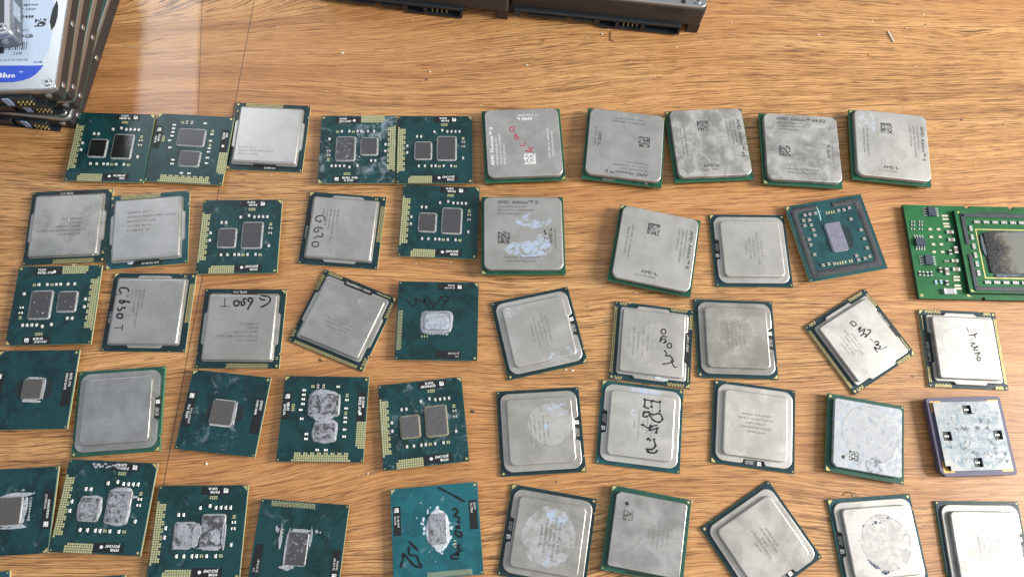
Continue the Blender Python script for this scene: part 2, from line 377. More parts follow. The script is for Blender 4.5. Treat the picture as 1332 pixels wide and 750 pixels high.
# ---------------------------------------------------------------- processor parts
GROUP = 'processors laid out in rows on the wooden floor'
def chip_outline(h, notches=()):
    """square outline; notches: (side, position, radius) on side l/r/t/b"""
    def nt(side):
        return sorted([(p, r) for s_, p, r in notches if s_ == side])
    o = []
    for side in 'brtl':
        ns = nt(side)
        if side in 'tl': ns = ns[::-1]
        st = {'b': (-h,-h), 'r': (h,-h), 't': (h,h), 'l': (-h,h)}[side]; o.append(st)
        for p, r in ns:
            if side == 'b': o += [(p+r*math.cos(a), -h+r*math.sin(a)) for a in [math.pi*(1-k/4) for k in range(5)]]
            if side == 'r': o += [(h-r*math.sin(a), p+r*math.cos(a)) for a in [math.pi*(1-k/4) for k in range(5)]]
            if side == 't': o += [(p+r*math.cos(a), h-r*math.sin(a)) for a in [math.pi*k/4 for k in range(5)]]
            if side == 'l': o += [(-h+r*math.sin(a), p+r*math.cos(a)) for a in [math.pi*k/4 for k in range(5)]]
    return o
def substrate(par, kind, h, z0, z1, edge, seed=0, smudge=0.0, notches=()):
    out = tuple(chip_outline(h, notches))
    key = ('submesh', kind, h, z0, z1, seed, smudge, edge.name, out)
    me = cached(key, lambda: MB().slab(out, z0, z1, .08, 1, 0, 1, side2=(z0+(z1-z0)*.62, 2)).mesh('substrate', [substrate_material(kind, seed, smudge), edge, EDGET if kind not in ('amd','old','board') else EDGEG]))
    return link('substrate', me, par)
def pins(par, h, z, rows=2):
    def mk():
        mb = MB(); n = int(2*(h-.8)/1.27); st = 2*(h-.8)/n
        for i in range(n+1):
            for j in range(n+1):
                if min(i, j, n-i, n-j) < rows and (i, j) != (0, 0):
                    x, y = -(h-.8)+i*st, -(h-.8)+j*st; mb.box(x-.17, x+.17, y-.17, y+.17, .02, z)
        return mb.mesh('pins', PINM)
    return link('contact_pins', cached(('pins', h, z, rows), mk), par)
def cap_mesh(l=1.5, w=.95, h=.65, body=None, gap=.34):
    body = body or CAPW
    def mk():
        mb = MB(); e = l*gap/1.2
        mb.box(-w/2+.03, w/2-.03, -l/2+e, l/2-e, 0, h*.94, 0, bev=.06); mb.box(-w/2, w/2, -l/2, -l/2+e, 0, h, 1, bev=.08); mb.box(-w/2, w/2, l/2-e, l/2, 0, h, 1, bev=.08)
        return mb.mesh('capacitor', [body, SILVER])
    return cached(('cap', l, w, h, body.name), mk)
def pad_field(mb, x0, x1, y0, y1, z, px=.98, f=.78, keep=None, stagger=False):
    ny = int((y1-y0)/px); nx = int((x1-x0)/px)
    for j in range(ny+1):
        for i in range(nx+1):
            x = x0+i*px+(px/2 if stagger and j % 2 else 0); y = y0+j*px
            if x > x1+.3 or (keep and not keep(i, j, nx, ny)): continue
            w = px*f/2; mb.quad(x-w, x+w, y-w, y+w, z)
    return mb
def label_part(par, x0, x1, y0, y1, z, lines, rot=0, code=None):
    mb = MB(); mb.box(x0, x1, y0, y1, z, z+.05); lb = link('printed_label', mb.mesh('printed_label', BLACK), par)
    lm = MB(); letters(lm, lines, z+.08, rot)
    if code:
        cx, cy, s_ = code; r = random.Random(int(cx*10+cy*7)); k = 5
        for i in range(k):
            for j in range(k):
                if i == 0 or j == 0 or r.random() < .62: lm.quad(cx-s_/2+i*s_/k, cx-s_/2+(i+1)*s_/k, cy-s_/2+j*s_/k, cy-s_/2+(j+1)*s_/k, z+.08)
    if lm.v: link('lettering', lm.mesh('lettering', WHITE), lb)
    return lb
def corner_marks(par, h, z, tri=None, dot=None, small=(), col=None):
    d = {'tl': (-1,1), 'tr': (1,1), 'bl': (-1,-1), 'br': (1,-1)}
    if tri:
        sx, sy = d[tri]; a = h-.35; k = 1.9; pts = [(sx*a, sy*a), (sx*(a-k), sy*a), (sx*a, sy*(a-k))]
        if sx*sy < 0: pts = pts[::-1]
        link('corner_triangle', cached(('tri', h, z, tri), lambda: MB().poly(pts, z).mesh('tri', GOLD)), par)
    if dot: link('corner_dot', cached(('dot', .55), lambda: MB().disc(0, 0, .55, 0).mesh('dot', GOLD)), par, (d[dot][0]*(h-1.15), d[dot][1]*(h-1.15), z))
    for s_ in small: link('corner_dot', cached(('dot', .3), lambda: MB().disc(0, 0, .3, 0).mesh('dot', GOLD)), par, (d[s_][0]*(h-.8), d[s_][1]*(h-.8), z))
def irregular(cx, cy, rx, ry, seed, n=44, j=.10, sq=3.0):
    r = random.Random(seed); ph = [r.uniform(0, 6.28) for _ in range(5)]; o = []
    for i in range(n):
        a = 2*math.pi*i/n; ca, sa = math.cos(a), math.sin(a)
        k = (abs(ca)**sq+abs(sa)**sq)**(-1/sq); k *= 1+j*sum(math.sin((q+2)*a+ph[q])/(q+1.3) for q in range(5))+r.uniform(-j, j)*.35
        o.append((cx+rx*k*ca, cy+ry*k*sa))
    return o
def die(par, x0, x1, y0, y1, z, h, seed, paste=0, gloss=.28, glue=.75, tone=(.055,.053,.058), glue_mat=None, name='silicon_die'):
    mb = MB(); mb.slab(rrect(x0, x1, y0, y1, .25, 2), z, z+h, .06); d = link(name, mb.mesh('die', die_material(seed, paste, gloss, tone)), par)
    if glue:
        g = MB(); g.slab(rrect(x0-glue, x1+glue, y0-glue, y1+glue, 1.3, 4), z-.02, z+h*.72, h*.6, 0, seg=4)
        link('underfill', g.mesh('underfill', glue_mat or UNDER, 60), d)
    return d
def blob(par, outlines, z, h, seed, pale=(.37,.39,.43), name='thermal_paste'):
    """a lump of dried paste: rings shrink to the middle, height ridged by noise"""
    for k, o in enumerate(outlines):
        n = len(o); cx = sum(p[0] for p in o)/n; cy = sum(p[1] for p in o)/n; vs = []; fr = [1.0, .985, .94, .87, .78, .68, .57, .46, .35, .24, .12]
        size = max(abs(o[0][0]-cx), 1.0)
        for q, f_ in enumerate(fr):
            for x, y in o:
                X, Y = cx+(x-cx)*f_, cy+(y-cy)*f_
                rdg = 1-abs(mnoise.noise(Vector((X*.9+seed, Y*.9, k*3.1))))*2.2; rdg += .5*mnoise.noise(Vector((X*2.3, Y*2.3+seed, 1.7)))
                e = min(1, (1-f_)*9+.0); zz = z+k*.013+(h*(.80+.20*rdg)*math.sin(e*math.pi/2) if q else -.01)
                vs.append((X, Y, zz))
        fs = [(q*n+i, q*n+(i+1) % n, (q+1)*n+(i+1) % n, (q+1)*n+i) for q in range(len(fr)-1) for i in range(n)]
        vs.append((cx, cy, z+h)); fs += [((len(fr)-1)*n+i, (len(fr)-1)*n+(i+1) % n, len(vs)-1) for i in range(n)]
        mb = MB(); mb.add(vs, fs); link(name, mb.mesh('paste', paste_material(seed, pale), 70), par)
def flecks(par, spots, z, seed, name='paste_flecks', pale=(.37,.39,.43)):
    mb = MB(); r = random.Random(seed)
    for x, y, rad in spots:
        mb.slab(irregular(x, y, rad*r.uniform(.7,1.3), rad*r.uniform(.5,1.2), r.random(), 10, .25, 2), z-.02, z+.12, .06, 0, seg=1)
    return link(name, mb.mesh('flecks', paste_material(seed, pale)), par)
def handwriting(par, strokes, w, z, mat, seed, broken=False):
    mb = MB(); r = random.Random(seed)
    for i, s_ in enumerate(strokes): mb.ribbon(s_, w, z+.01*i, 0, r)
    if broken:
        for s_ in strokes:
            for p in s_: mb.poly(irregular(p[0]+r.uniform(-.3,.3), p[1]+r.uniform(-.3,.3), r.uniform(.35,.7), r.uniform(.3,.6), r.random(), 9, .3, 2), z+.14+r.random()*.02)
    return link('handwriting', mb.mesh('handwriting', mat), par)

# ------------------------------------------------ laptop processor with two bare dies
def arrandale(par, seed, smudge=0, paste=(0,0), gloss=.3, top=('P6100', 'SLBUR'), bot=('J021C047', '0950B'), tone=(.055,.053,.058), mottle_glue=None, readable=False):
    h, zt = 18.75, 3.2; z = zt+.012
    substrate(par, 'lap', h, 2.0, zt, EDGE, seed % 4, smudge); pins(par, h, 2.0)
    gm = mottle_glue
    die(par, -9.5, -2.0, -5.6, 3.3, zt, .85, seed, paste[0], gloss, tone=tone, glue_mat=gm); die(par, 1.6, 10.2, -6.1, 6.4, zt, .85, seed+.5, paste[1], gloss, tone=tone, glue_mat=gm)
    for i, (x, y) in enumerate([(-.3,9.5),(3.6,10.3),(6.2,9.6),(8.3,9.6),(10.3,9.6),(12.3,9.6),(-9.0,6.8),(-6.9,6.8),(-13.7,1.5),(-13.7,-2.2),(-7.8,-9.6),(-4.8,-9.6),(-1.5,-9.6),(.4,-9.6),(4.5,-9.6),(8.2,-9.6),(14.1,-5.3)]):
        link('capacitor', cap_mesh(), par, (x, y, zt))
    for x, y in ((14.2,3.7),(14.2,1.2)): link('capacitor', cap_mesh(1.7,1.0,.5,CAPB), par, (x, y, zt), math.pi/2)
    def f1(): return pad_field(MB(), -18.1, -14.2, -12.6, 12.6, z, .98, .80, lambda i, j, nx, ny: (i < 3+(j % 3 > 0) and (0 < j < ny)) or (i < 1) or (j in (1, ny-1))).mesh('contact_pads', GOLDP)
    def f2(): return pad_field(MB(), -12.4, -1.6, -18.2, -15.2, z, .98, .80, lambda i, j, nx, ny: not (j == ny and i < 1)).mesh('contact_pads', GOLDP)
    def f3():
        mb = MB()
        for k in range(4):
            for q in range(2): mb.quad(3.1+k*.85, 3.7+k*.85, 13.1+q*.75, 13.65+q*.75, z)
        return mb.mesh('test_pads', GOLDP)
    def f4(): return MB().quad(-.7, -.14, -.6, .6, 0).quad(.14, .7, -.6, .6, 0).mesh('pad_pair', GOLDP)
    link('contact_pads', cached('arr1', f1), par); link('contact_pads', cached('arr2', f2), par); link('test_pads', cached('arr3', f3), par)
    for x, y, a_ in ((2.4, -9.6, 0), (10.3, -9.6, 0), (14.15, 5.9, math.pi/2)): link('pad_pair', cached('arr4', f4), par, (x, y, z), a_)
    corner_marks(par, h, z, 'tr', 'br', ('tl', 'bl'))
    label_part(par, -.8, 11.6, 14.9, 18.3, zt+.01, [(top[0], -7.0, -16.5, 1.15, 'L', .95, .12), (top[1], -6.0, -17.85, 1.0, 'L', .95, .08)] if not readable else [(top[0], -5.6-5, -16.6, .95, 'L', .9), (top[1], -10.6, -17.9+.2, .8, 'L', .9)], 180, (9.6, 16.6, 1.9))
    label_part(par, -1.0, 11.5, -18.0, -14.3, zt+.01, [(bot[0], -9.8, 14.9, 1.15, 'L', .9, .12), (bot[1], -9.8, 16.4, 1.1, 'L', .9, .1)], 180, None)
    mb = MB(); mb.disc(2.3, -15.9, .7, zt+.09); link('round_mark', mb.mesh('round_mark', WHITE), par)

# ------------------------------------------------ laptop processor with one bare die
def sandy_mobile(par, seed, kind='lap', smudge=0, mark=('I5-2410M', 'SR04B'), mark2=('J117C041', '1.0')):
    h, zt = 18.75, 3.2; z = zt+.012
    substrate(par, kind, h, 2.0, zt, EDGE, seed % 4, smudge); pins(par, h, 2.0)
    mb = MB(); pad_field(mb, -18.1, -16.6, -13.8, 4.9, z, .72, .62, None, True)
    link('contact_pads', mb.mesh('contact_pads', GOLDP), par); mb = MB()
    for x in (-6.9, -5.7, -4.5): mb.quad(x-.22, x+.22, -8.2, -7.2, z)
    link('test_pads', mb.mesh('test_pads', GOLDP), par)
    corner_marks(par, h, z, 'tr', 'br', ('tl', 'bl'))
    label_part(par, -.5, 11.4, 14.7, 17.9, zt+.01, [(mark[0], -7.5, -16.2, .85, 'L'), (mark[1], -7.5, -17.5, .85, 'L')], 180, (9.8, 16.4, 1.8))
    label_part(par, -.6, 11.3, -17.8, -14.4, zt+.01, [(mark2[0], -10.3, 15.1, .9, 'L'), (mark2[1], -10.3, 16.5, .9, 'L')], 180)

# ------------------------------------------------ older laptop processor with labels at both sides
def penryn(par, seed, smudge=0, left=('INTEL ©\'06', 'T5550'), right=('LF80537', 'SLA4H'), paste=0, d=(-5.0, 4.4, -5.3, 5.2), glue=.5, big=1.0):
    h, zt = 17.5, 3.2
    substrate(par, 'core', h, 2.0, zt, EDGE, seed % 4, smudge); pins(par, h, 2.0)
    die(par, *d, zt, .8, seed, paste, .3, glue, (.075,.070,.066))
    mb = MB(); mb.slab(irregular(.6, .2, 8.0, 5.6, 3, 28, .03, 2.4), zt-.02, zt+.05, .03); link('dark_window', mb.mesh('dark_window', plain('bare_resin', (.008,.016,.018), .45)), par)
    corner_marks(par, h, zt+.012, 'tl', 'tr', ('bl', 'br'))
    label_part(par, -17.0, -13.2, -7.6, 7.8, zt+.01, [(left[0], -4.0, 15.2-.3, 1.1*big, 'L', .8, .06), (left[1], -6.2, 13.5+.1, .95, 'L', .8)], 90, (-15.2, 6.0, 2.0))
    label_part(par, 12.9, 16.8, -7.7, 7.9, zt+.01, [(right[0], -7.0, 15.1, 1.1, 'L', .8, .06), (right[1], -7.0, 13.4, 1.0, 'L', .8, .06)], -90)

# ------------------------------------------------ lidded desktop processors
def spreader(par, mb, mat, name='heat_spreader'):
    return link(name, mb.mesh('heat_spreader', [mat, SEAL], 35), par)
def lga_wing_outline(top=15.7, tx=5.3):
    o = rrect(-16.1, 16.1, -15.9, 16.3, 1.3, 4)
    # rebuild with side wings and a recess at the top for the printed label
    A = arc(16.1-1.3, -15.9+1.3, 1.3, -90, 0, 4)+[(16.1,-8.6),(16.5,-8.1),(17.2,-7.6),(17.35,-7.0),(17.35,6.0),(17.2,6.6),(16.5,7.1),(16.1,7.6)]+arc(16.1-1.3, 16.3-1.3, 1.3, 0, 90, 4)
    A += [(tx+.7, 16.3), (tx, top), (-tx, top), (-tx-.7, 16.3)]
    A += arc(-16.1+1.3, 16.3-1.3, 1.3, 90, 180, 4)+[(-16.1,7.6),(-16.5,7.1),(-17.2,6.6),(-17.35,6.0),(-17.35,-7.0),(-17.2,-7.6),(-16.5,-8.1),(-16.1,-8.6)]+arc(-16.1+1.3, -15.9+1.3, 1.3, 180, 270, 4)
    return A
def lga1155(par, seed, mat, etch=(), etch_mat=None, kind='dark', top_text=('',)):
    h, zt = 18.75, 1.2; z = zt+.012
    substrate(par, kind, h, 0.02, zt, EDGE, seed % 3, 0, (('l', -12.0, .6), ('r', -12.0, .6)))
    mb = MB(); mb.slab(lga_wing_outline(), zt, zt+1.05, .35, seg=2); mb.slab(rrect(-15.9, 15.7, -15.6, 15.8, 1.2, 4), zt+1.0, zt+2.5, 1.15, 0, seg=4)
    sp_ = spreader(par, mb, mat)
    lb = MB(); pad_field(lb, -4.8, 13.4, -18.35, -16.9, z, .72, .64, None, True)
    link('contact_pads', lb.mesh('contact_pads', GOLD), par)
    lb = MB()
    for yy in (-13.6, -14.4): lb.quad(16.9, 17.9, yy-.2, yy+.2, z)
    link('side_pads', lb.mesh('side_pads', GOLD), par)
    corner_marks(par, h, z, 'tr', 'br', ('tl', 'bl'))
    label_part(par, -7, 7, 16.0, 18.3, zt+.01, [(top_text[0], 5.6, -17.75, 1.0, 'R', .9)], 180)
    if etch:
        e = MB(); letters(e, etch, zt+2.5+.03, 180); link('etched_lettering', e.mesh('lettering', etch_mat or ETM), sp_)
    return sp_
def lga1156(par, seed, mat, etch=(), text='INTEL® CORE™ i7', kind='navy'):
    h, zt = 18.75, 1.2; z = zt+.012
    substrate(par, kind, h, 0.02, zt, EDGE, seed % 3, 0, (('l', -11.6, .7), ('r', -11.6, .7)))
    mb = MB(); mb.slab(lga_wing_outline(14.9, 6.8), zt, zt+1.15, .4, seg=2); mb.slab(rrect(-15.0, 15.0, -14.9, 14.7, 1.3, 4), zt+1.1, zt+2.9, .55, 0, seg=3)
    sp_ = spreader(par, mb, mat)
    for fld in ((-15.8,15.6,-18.3,-16.9,True), (-18.4,-17.3,8.4,15.6,True), (17.3,18.4,8.4,15.6,True), (-18.4,-17.3,-16.0,-13.0,True), (17.3,18.4,-16.0,-13.0,True), (-16.0,-9.0,17.4,18.3,False), (9.0,16.0,17.6,18.3,False)):
        link('contact_pads', cached(('pads1156', fld), lambda: pad_field(MB(), *fld[:4], z, .72, .67, None, fld[4]).mesh('contact_pads', GOLD)), par)
    corner_marks(par, h, z, 'tr', 'br', ('tl', 'bl'))
    label_part(par, -8, 8, 15.3, 18.0, zt+.01, [(text, 6.6, -17.1, .95, 'R', .85)], 180)
    if etch:
        e = MB(); letters(e, etch, zt+2.9+.03, 0); link('etched_lettering', e.mesh('lettering', ETF), sp_)
    return sp_
def lga775(par, seed, mat, etch=(), etch_mat=None, kind='navy', rot=90):
    h, zt = 18.75, 1.2; z = zt+.012
    substrate(par, kind, h, 0.02, zt, EDGEG, seed % 3, 0, (('l', -12.4, .65), ('r', -12.0, .65)))
    r = 4.0
    A = arc(17.3-r, -17.2+r, r, -90, 0, 6)+[(17.3,-5.6),(16.6,-4.9),(15.6,-4.7),(15.4,-4.3),(15.4,4.3),(15.6,4.7),(16.6,4.9),(17.3,5.6)]+arc(17.3-r, 17.2-r, r, 0, 90, 6)+arc(-17.3+r, 17.2-r, r, 90, 180, 6)+arc(-17.3+r, -17.2+r, r, 180, 270, 6)
    mb = MB(); mb.slab(A, zt, zt+.95, .3, seg=2); mb.slab(rrect(-14.7, 14.7, -14.5, 14.5, 2.3, 5), zt+.9, zt+2.75, .55, 0, seg=4)
    sp_ = spreader(par, mb, mat)
    corner_marks(par, h, z, 'br', 'bl', ('tl', 'tr'))
    label_part(par, 15.5, 17.9, -4.6, 4.6, zt+.01, [('1A1 3735', -3.4, -17.3, .7, 'L', .9), ('Q746A592', -3.4, -16.4, .7, 'L', .9)], 90, (16.6, 2.9, 1.7))
    if etch:
        e = MB(); letters(e, etch, zt+2.75+.03, rot); link('etched_lettering', e.mesh('lettering', etch_mat or ETF), sp_)
    return sp_
def amd(par, seed, mat, title='AMD Athlon™ II', em=None, lines=('ADX2500CK23GM','AACSC AC 1005DPMW','9P32334B10037'), foot=('DIFFUSED IN GERMANY','MADE IN MALAYSIA'), side='© 2009 AMD', kind='amd', code=True, tm=None):
    h, zt = 20.0, 4.3
    substrate(par, kind, h, 3.0, zt, EDGEG, seed % 3, 0); pins(par, h, 3.0, 3)
    mb = MB(); mb.slab(rrect(-18.5, 18.5, -18.3, 18.3, 3.0, 6), zt, zt+.35, 0, 1); mb.slab(rrect(-18.8, 18.8, -18.6, 18.6, 3.2, 6), zt+.3, zt+2.9, .4, 0, seg=3)
    sp_ = spreader(par, mb, mat); em = em or ETM; zz = zt+2.93
    corner_marks(par, h, zt+.012, 'bl', None, ())
    e = MB(); letters(e, [(title, -12.3, 15.0, 1.75, 'L', 1.12, .18)], zz); letters(e, [(l, -12.3, 13.0-1.85*i, 1.05, 'L', 1.15) for i, l in enumerate(lines)], zz)
    letters(e, [(foot[0], -9.6, -13.0, .95, 'L', 1.2), (foot[1], -8.4, -14.9, .95, 'L', 1.2)], zz)
    letters(e, [('AMD', -5.5, -12.9-1.0, 1.7, 'L', 1.1, .15)], zz, 90); letters(e, [(side, -8.0, -15.7, 1.0, 'L', 1.3)], zz, 90)
    e.add([(12.3-0, 1.0, zz), (13.9, 1.0, zz), (13.9, 2.6, zz), (13.4, 2.6, zz), (13.4, 1.5, zz), (12.3, 1.5, zz)], [(0,1,2,3,4,5)])
    link('etched_lettering', e.mesh('lettering', em), sp_)
    if code:
        r = random.Random(seed+40); c_ = MB()
        for i in range(11):
            for j in range(11):
                if i == 0 or j == 0 or r.random() < .55: c_.quad(-12.2+i*.53, -12.2+(i+1)*.53, -5.4+j*.53, -5.4+(j+1)*.53, zz)
        link('etched_patch', c_.mesh('patch', tm or em), sp_)
    return sp_
def p4(par, seed, mat, etch=()):
    h, zt = 17.5, 3.2
    substrate(par, 'old', h, 2.0, zt, EDGEG, seed % 3); pins(par, h, 2.0)
    o = arc(15.4-1.2, -15.3+1.2, 1.2, -90, 0, 4)+arc(15.4-1.2, 15.3-1.2, 1.2, 0, 90, 4)+[(-13.6, 15.3), (-15.3, 13.6)]+arc(-15.3+1.2, -15.3+1.2, 1.2, 180, 270, 4)
    mb = MB(); mb.slab(inset(o, .25), zt, zt+.5, 0, 1); mb.slab(o, zt+.45, zt+2.2, .3, 0, seg=3); sp_ = spreader(par, mb, mat)
    corner_marks(par, h, zt+.012, 'tl', 'tr', ('bl', 'br'))
    hm = MB(); hm.disc(-10.5, 10.8, .85, zt+2.215, 0, 16); link('vent_hole', hm.mesh('hole', SEAL), sp_)
    b = MB(); b.box(-7, 7, -16.9, -16.1, zt, zt+.05); link('printed_strip', b.mesh('strip', BLACK), par)
    r = random.Random(seed); c_ = MB()
    for i in range(9):
        for j in range(9):
            if r.random() < .55: c_.quad(-11.4+i*.48, -11.4+(i+1)*.48, 3.9+j*.48, 3.9+(j+1)*.48, zt+2.22)
    link('etched_patch', c_.mesh('patch', ETM), sp_)
    if etch: e = MB(); letters(e, etch, zt+2.23, -90); link('etched_lettering', e.mesh('lettering', ETF), sp_)
    return sp_

# ---------------------------------------------------------------- where every processor lies (mm, radians, quarter turns)
STROKES = {'l14':[[(2.9,9.1),(4.2,8.8),(5.3,9.9),(5.4,11.3),(4.9,12.5),(3.9,13.2),(2.7,12.7),(2.1,10.7),(3.3,10.9)],[(-1.6,8.9),(-0.8,10.0),(-0.8,11.7),(-1.7,12.8),(-2.7,12.9),(-3.3,12.0),(-2.6,10.9),(-1.4,11.2)],[(-3.4,9.2),(-4.3,8.5),(-5.5,9.1),(-5.2,10.2),(-5.5,11.3),(-6.4,12.6)],[(-9.2,9.6),(-10.1,9.9),(-10.6,10.8),(-10.6,12.0),(-9.9,12.8),(-9.1,12.9),(-8.3,12.3),(-8.1,11.2),(-8.4,10.1),(-9.2,9.6)]],'l22':[[(8.7,9.6),(9.9,9.9),(10.5,11.2),(10.6,13.1),(9.8,14.0),(8.6,13.4),(8.2,12.6)],[(7.5,12.4),(7.3,15.4)],[(3.6,8.0),(4.0,9.6),(4.2,11.2),(4.6,12.6),(3.9,12.9),(3.2,12.0),(3.7,10.8),(4.7,11.0)],[(1.7,10.0),(0.7,10.2),(1.2,11.2),(0.0,11.7),(-0.2,12.8),(1.2,13.4)],[(-2.8,10.4),(-3.6,10.6),(-3.9,11.3),(-3.8,12.2),(-3.2,12.8),(-2.5,13.0),(-1.9,12.5),(-1.7,11.7),(-2.1,10.8),(-2.8,10.4)],[(-6.8,9.7),(-9.7,9.6)],[(-8.3,9.8),(-8.5,13.2)]],'l23':[[(8.3,9.3),(9.9,9.9),(11.8,11.3),(12.5,13.0),(11.5,14.4),(9.4,14.7),(7.6,15.1)],[(10.3,12.8),(8.4,13.0),(7.3,14.0)],[(2.6,8.0),(3.2,9.8),(4.3,11.8),(4.1,13.4),(2.7,13.6),(2.4,12.3),(3.7,11.6)],[(1.5,12.9),(0.5,13.5),(0.3,12.2),(1.1,10.9),(-0.3,10.0),(-0.6,11.6),(-1.2,11.9)],[(-1.5,11.1),(-1.7,10.3),(-2.4,9.9),(-3.3,10.0),(-3.9,10.7),(-4.0,11.5),(-3.5,12.2),(-2.7,12.3),(-1.9,11.9),(-1.5,11.1)],[(-8.4,13.5),(-7.9,9.5)],[(-10.1,9.5),(-5.9,9.6)]],'m8':[[(-15.7,9.9),(-13.7,8.6),(-12.3,6.8),(-10.8,6.9),(-10.2,8.6),(-10.8,10.4),(-8.9,9.5),(-6.9,8.5),(-6.6,10.5),(-6.2,8.5),(-4.2,6.2)],[(-5.2,11.7),(-2.8,7.8),(-1.5,5.4)],[(-2.4,9.4),(-0.7,7.6),(0.9,10.6),(1.4,11.8)],[(4.9,10.5),(4.4,9.5),(3.1,9.2),(2.1,9.9),(2.0,11.1),(3.0,11.8),(4.3,11.6),(4.9,10.5)],[(5.2,11.9),(3.2,8.7),(1.6,6.0)]],'l27':[[(-6.0,5.6),(-5.2,5.3),(-4.7,4.5),(-5.0,3.7),(-5.8,3.3),(-6.6,3.6),(-7.1,4.4),(-6.8,5.2),(-6.0,5.6)],[(-0.4,2.9),(-2.4,4.2),(-1.9,5.9),(-0.2,4.6),(-1.4,6.3)],[(-3.3,6.2),(-3.6,4.1),(-1.4,3.0)],[(0.3,8.6),(1.2,8.4),(1.6,7.6),(1.4,6.9),(0.6,6.5),(-0.3,6.8),(-0.7,7.5),(-0.4,8.3),(0.3,8.6)],[(2.9,5.2),(4.4,6.4),(5.6,6.1),(5.2,7.9),(6.6,9.3),(8.0,9.8)],[(9.6,4.6),(8.8,7.6),(7.6,9.7)],[(7.0,8.6),(10.1,10.2),(10.1,11.4)]],'l29':[[(-8.7,-0.9),(-9.3,0.6),(-8.3,1.9),(-6.8,1.5),(-7.1,0.1),(-8.6,-0.2)],[(-4.7,0.7),(-5.0,3.0),(-3.6,0.5),(-3.3,4.0),(-2.0,1.6)],[(-1.8,-0.4),(-1.5,2.2),(-0.3,2.7),(-0.2,1.1),(-0.7,4.6),(-1.5,5.8),(-2.5,4.3)],[(1.6,3.0),(3.4,3.5)],[(4.2,3.1),(4.3,5.1),(5.6,5.0),(5.3,3.2),(6.8,4.8),(7.6,3.3),(5.7,1.9),(8.7,1.8)],[(8.3,3.6),(8.8,7.5)]],'l30':[[(10.0,-1.7),(7.3,-2.1)],[(9.3,-4.6),(8.9,-5.5)],[(6.1,-1.7),(6.4,-4.6),(7.3,-6.1),(6.2,-4.8),(4.8,-5.1)],[(3.5,-1.7),(4.4,-4.0)],[(2.4,-1.9),(2.4,-4.3),(1.1,-2.3),(0.3,-4.0),(1.0,-5.5),(-1.0,-3.0),(-0.9,-5.5)],[(-2.9,-3.0),(-2.0,-6.0),(-3.9,-4.1)],[(-5.1,-5.7),(-5.8,-5.3),(-6.0,-4.6),(-5.5,-4.1),(-4.8,-4.3),(-4.3,-4.9),(-4.4,-5.5),(-5.1,-5.7)]],'l37':[[(-0.7,-11.5),(-4.3,-11.4),(-7.7,-11.0)],[(-0.9,-11.7),(-0.9,-8.4),(-2.3,-8.0)],[(-4.0,-11.1),(-3.9,-8.7)],[(-7.5,-11.2),(-7.9,-7.3)],[(-0.7,-5.6),(-2.6,-6.2),(-4.6,-5.2),(-7.7,-6.1),(-9.2,-3.9),(-7.7,-2.2),(-5.0,-2.9),(-3.5,-4.6)],[(-0.7,-6.0),(-0.4,-4.0),(-2.1,-3.8)],[(-0.7,-0.2),(-3.2,0.9),(-6.2,-0.9)],[(-4.1,-0.2),(-3.7,1.9),(-6.9,0.6),(-6.6,2.5)],[(-3.5,5.5),(-4.1,6.1)],[(-5.8,5.7),(-6.7,8.3),(-5.3,10.0),(-3.2,10.2),(-3.7,11.5),(-6.8,11.4),(-7.3,10.5)]],'m45':[[(17.9,-1.6),(14.7,-7.0),(10.8,-13.0)],[(8.0,-7.3),(8.4,-8.8),(6.9,-9.6),(5.5,-8.1),(4.6,-10.2),(3.0,-9.6),(2.2,-10.2)],[(0.7,-10.1),(0.3,-9.7),(0.3,-9.1),(0.8,-8.7),(1.2,-9.1),(1.2,-9.8),(0.7,-10.1)],[(-0.2,-8.8),(-1.8,-8.0),(-3.2,-10.0),(-1.8,-10.8),(-1.0,-9.1)],[(-6.3,-9.9),(-7.3,-8.5),(-8.7,-10.2),(-9.3,-7.9),(-10.3,-9.2),(-10.0,-6.7),(-11.4,-5.7),(-11.7,-9.1)],[(-2.9,11.8),(-5.1,9.7),(-7.1,7.9)],[(-4.9,11.5),(-8.2,11.7),(-9.3,8.6),(-11.6,7.8),(-13.7,7.0),(-12.7,9.9),(-7.8,14.0),(-9.8,14.3),(-13.2,15.6)]],'a1':[[(8.1,3.3),(8.9,4.5),(7.9,6.4),(6.3,5.9),(6.5,4.4),(7.9,4.8)],[(5.2,3.8),(3.0,3.2),(4.4,4.6)],[(2.4,2.2),(1.6,2.8),(1.6,3.7),(2.5,4.2),(3.3,3.6),(3.3,2.7),(2.4,2.2)],[(-0.2,-0.7),(-1.8,-0.1),(-2.0,1.4),(-0.6,1.8)],[(-5.3,-0.4),(-4.7,-2.3),(-3.0,-4.5)],[(-2.4,-2.3),(-5.5,-4.0),(-4.7,-0.4)]]}
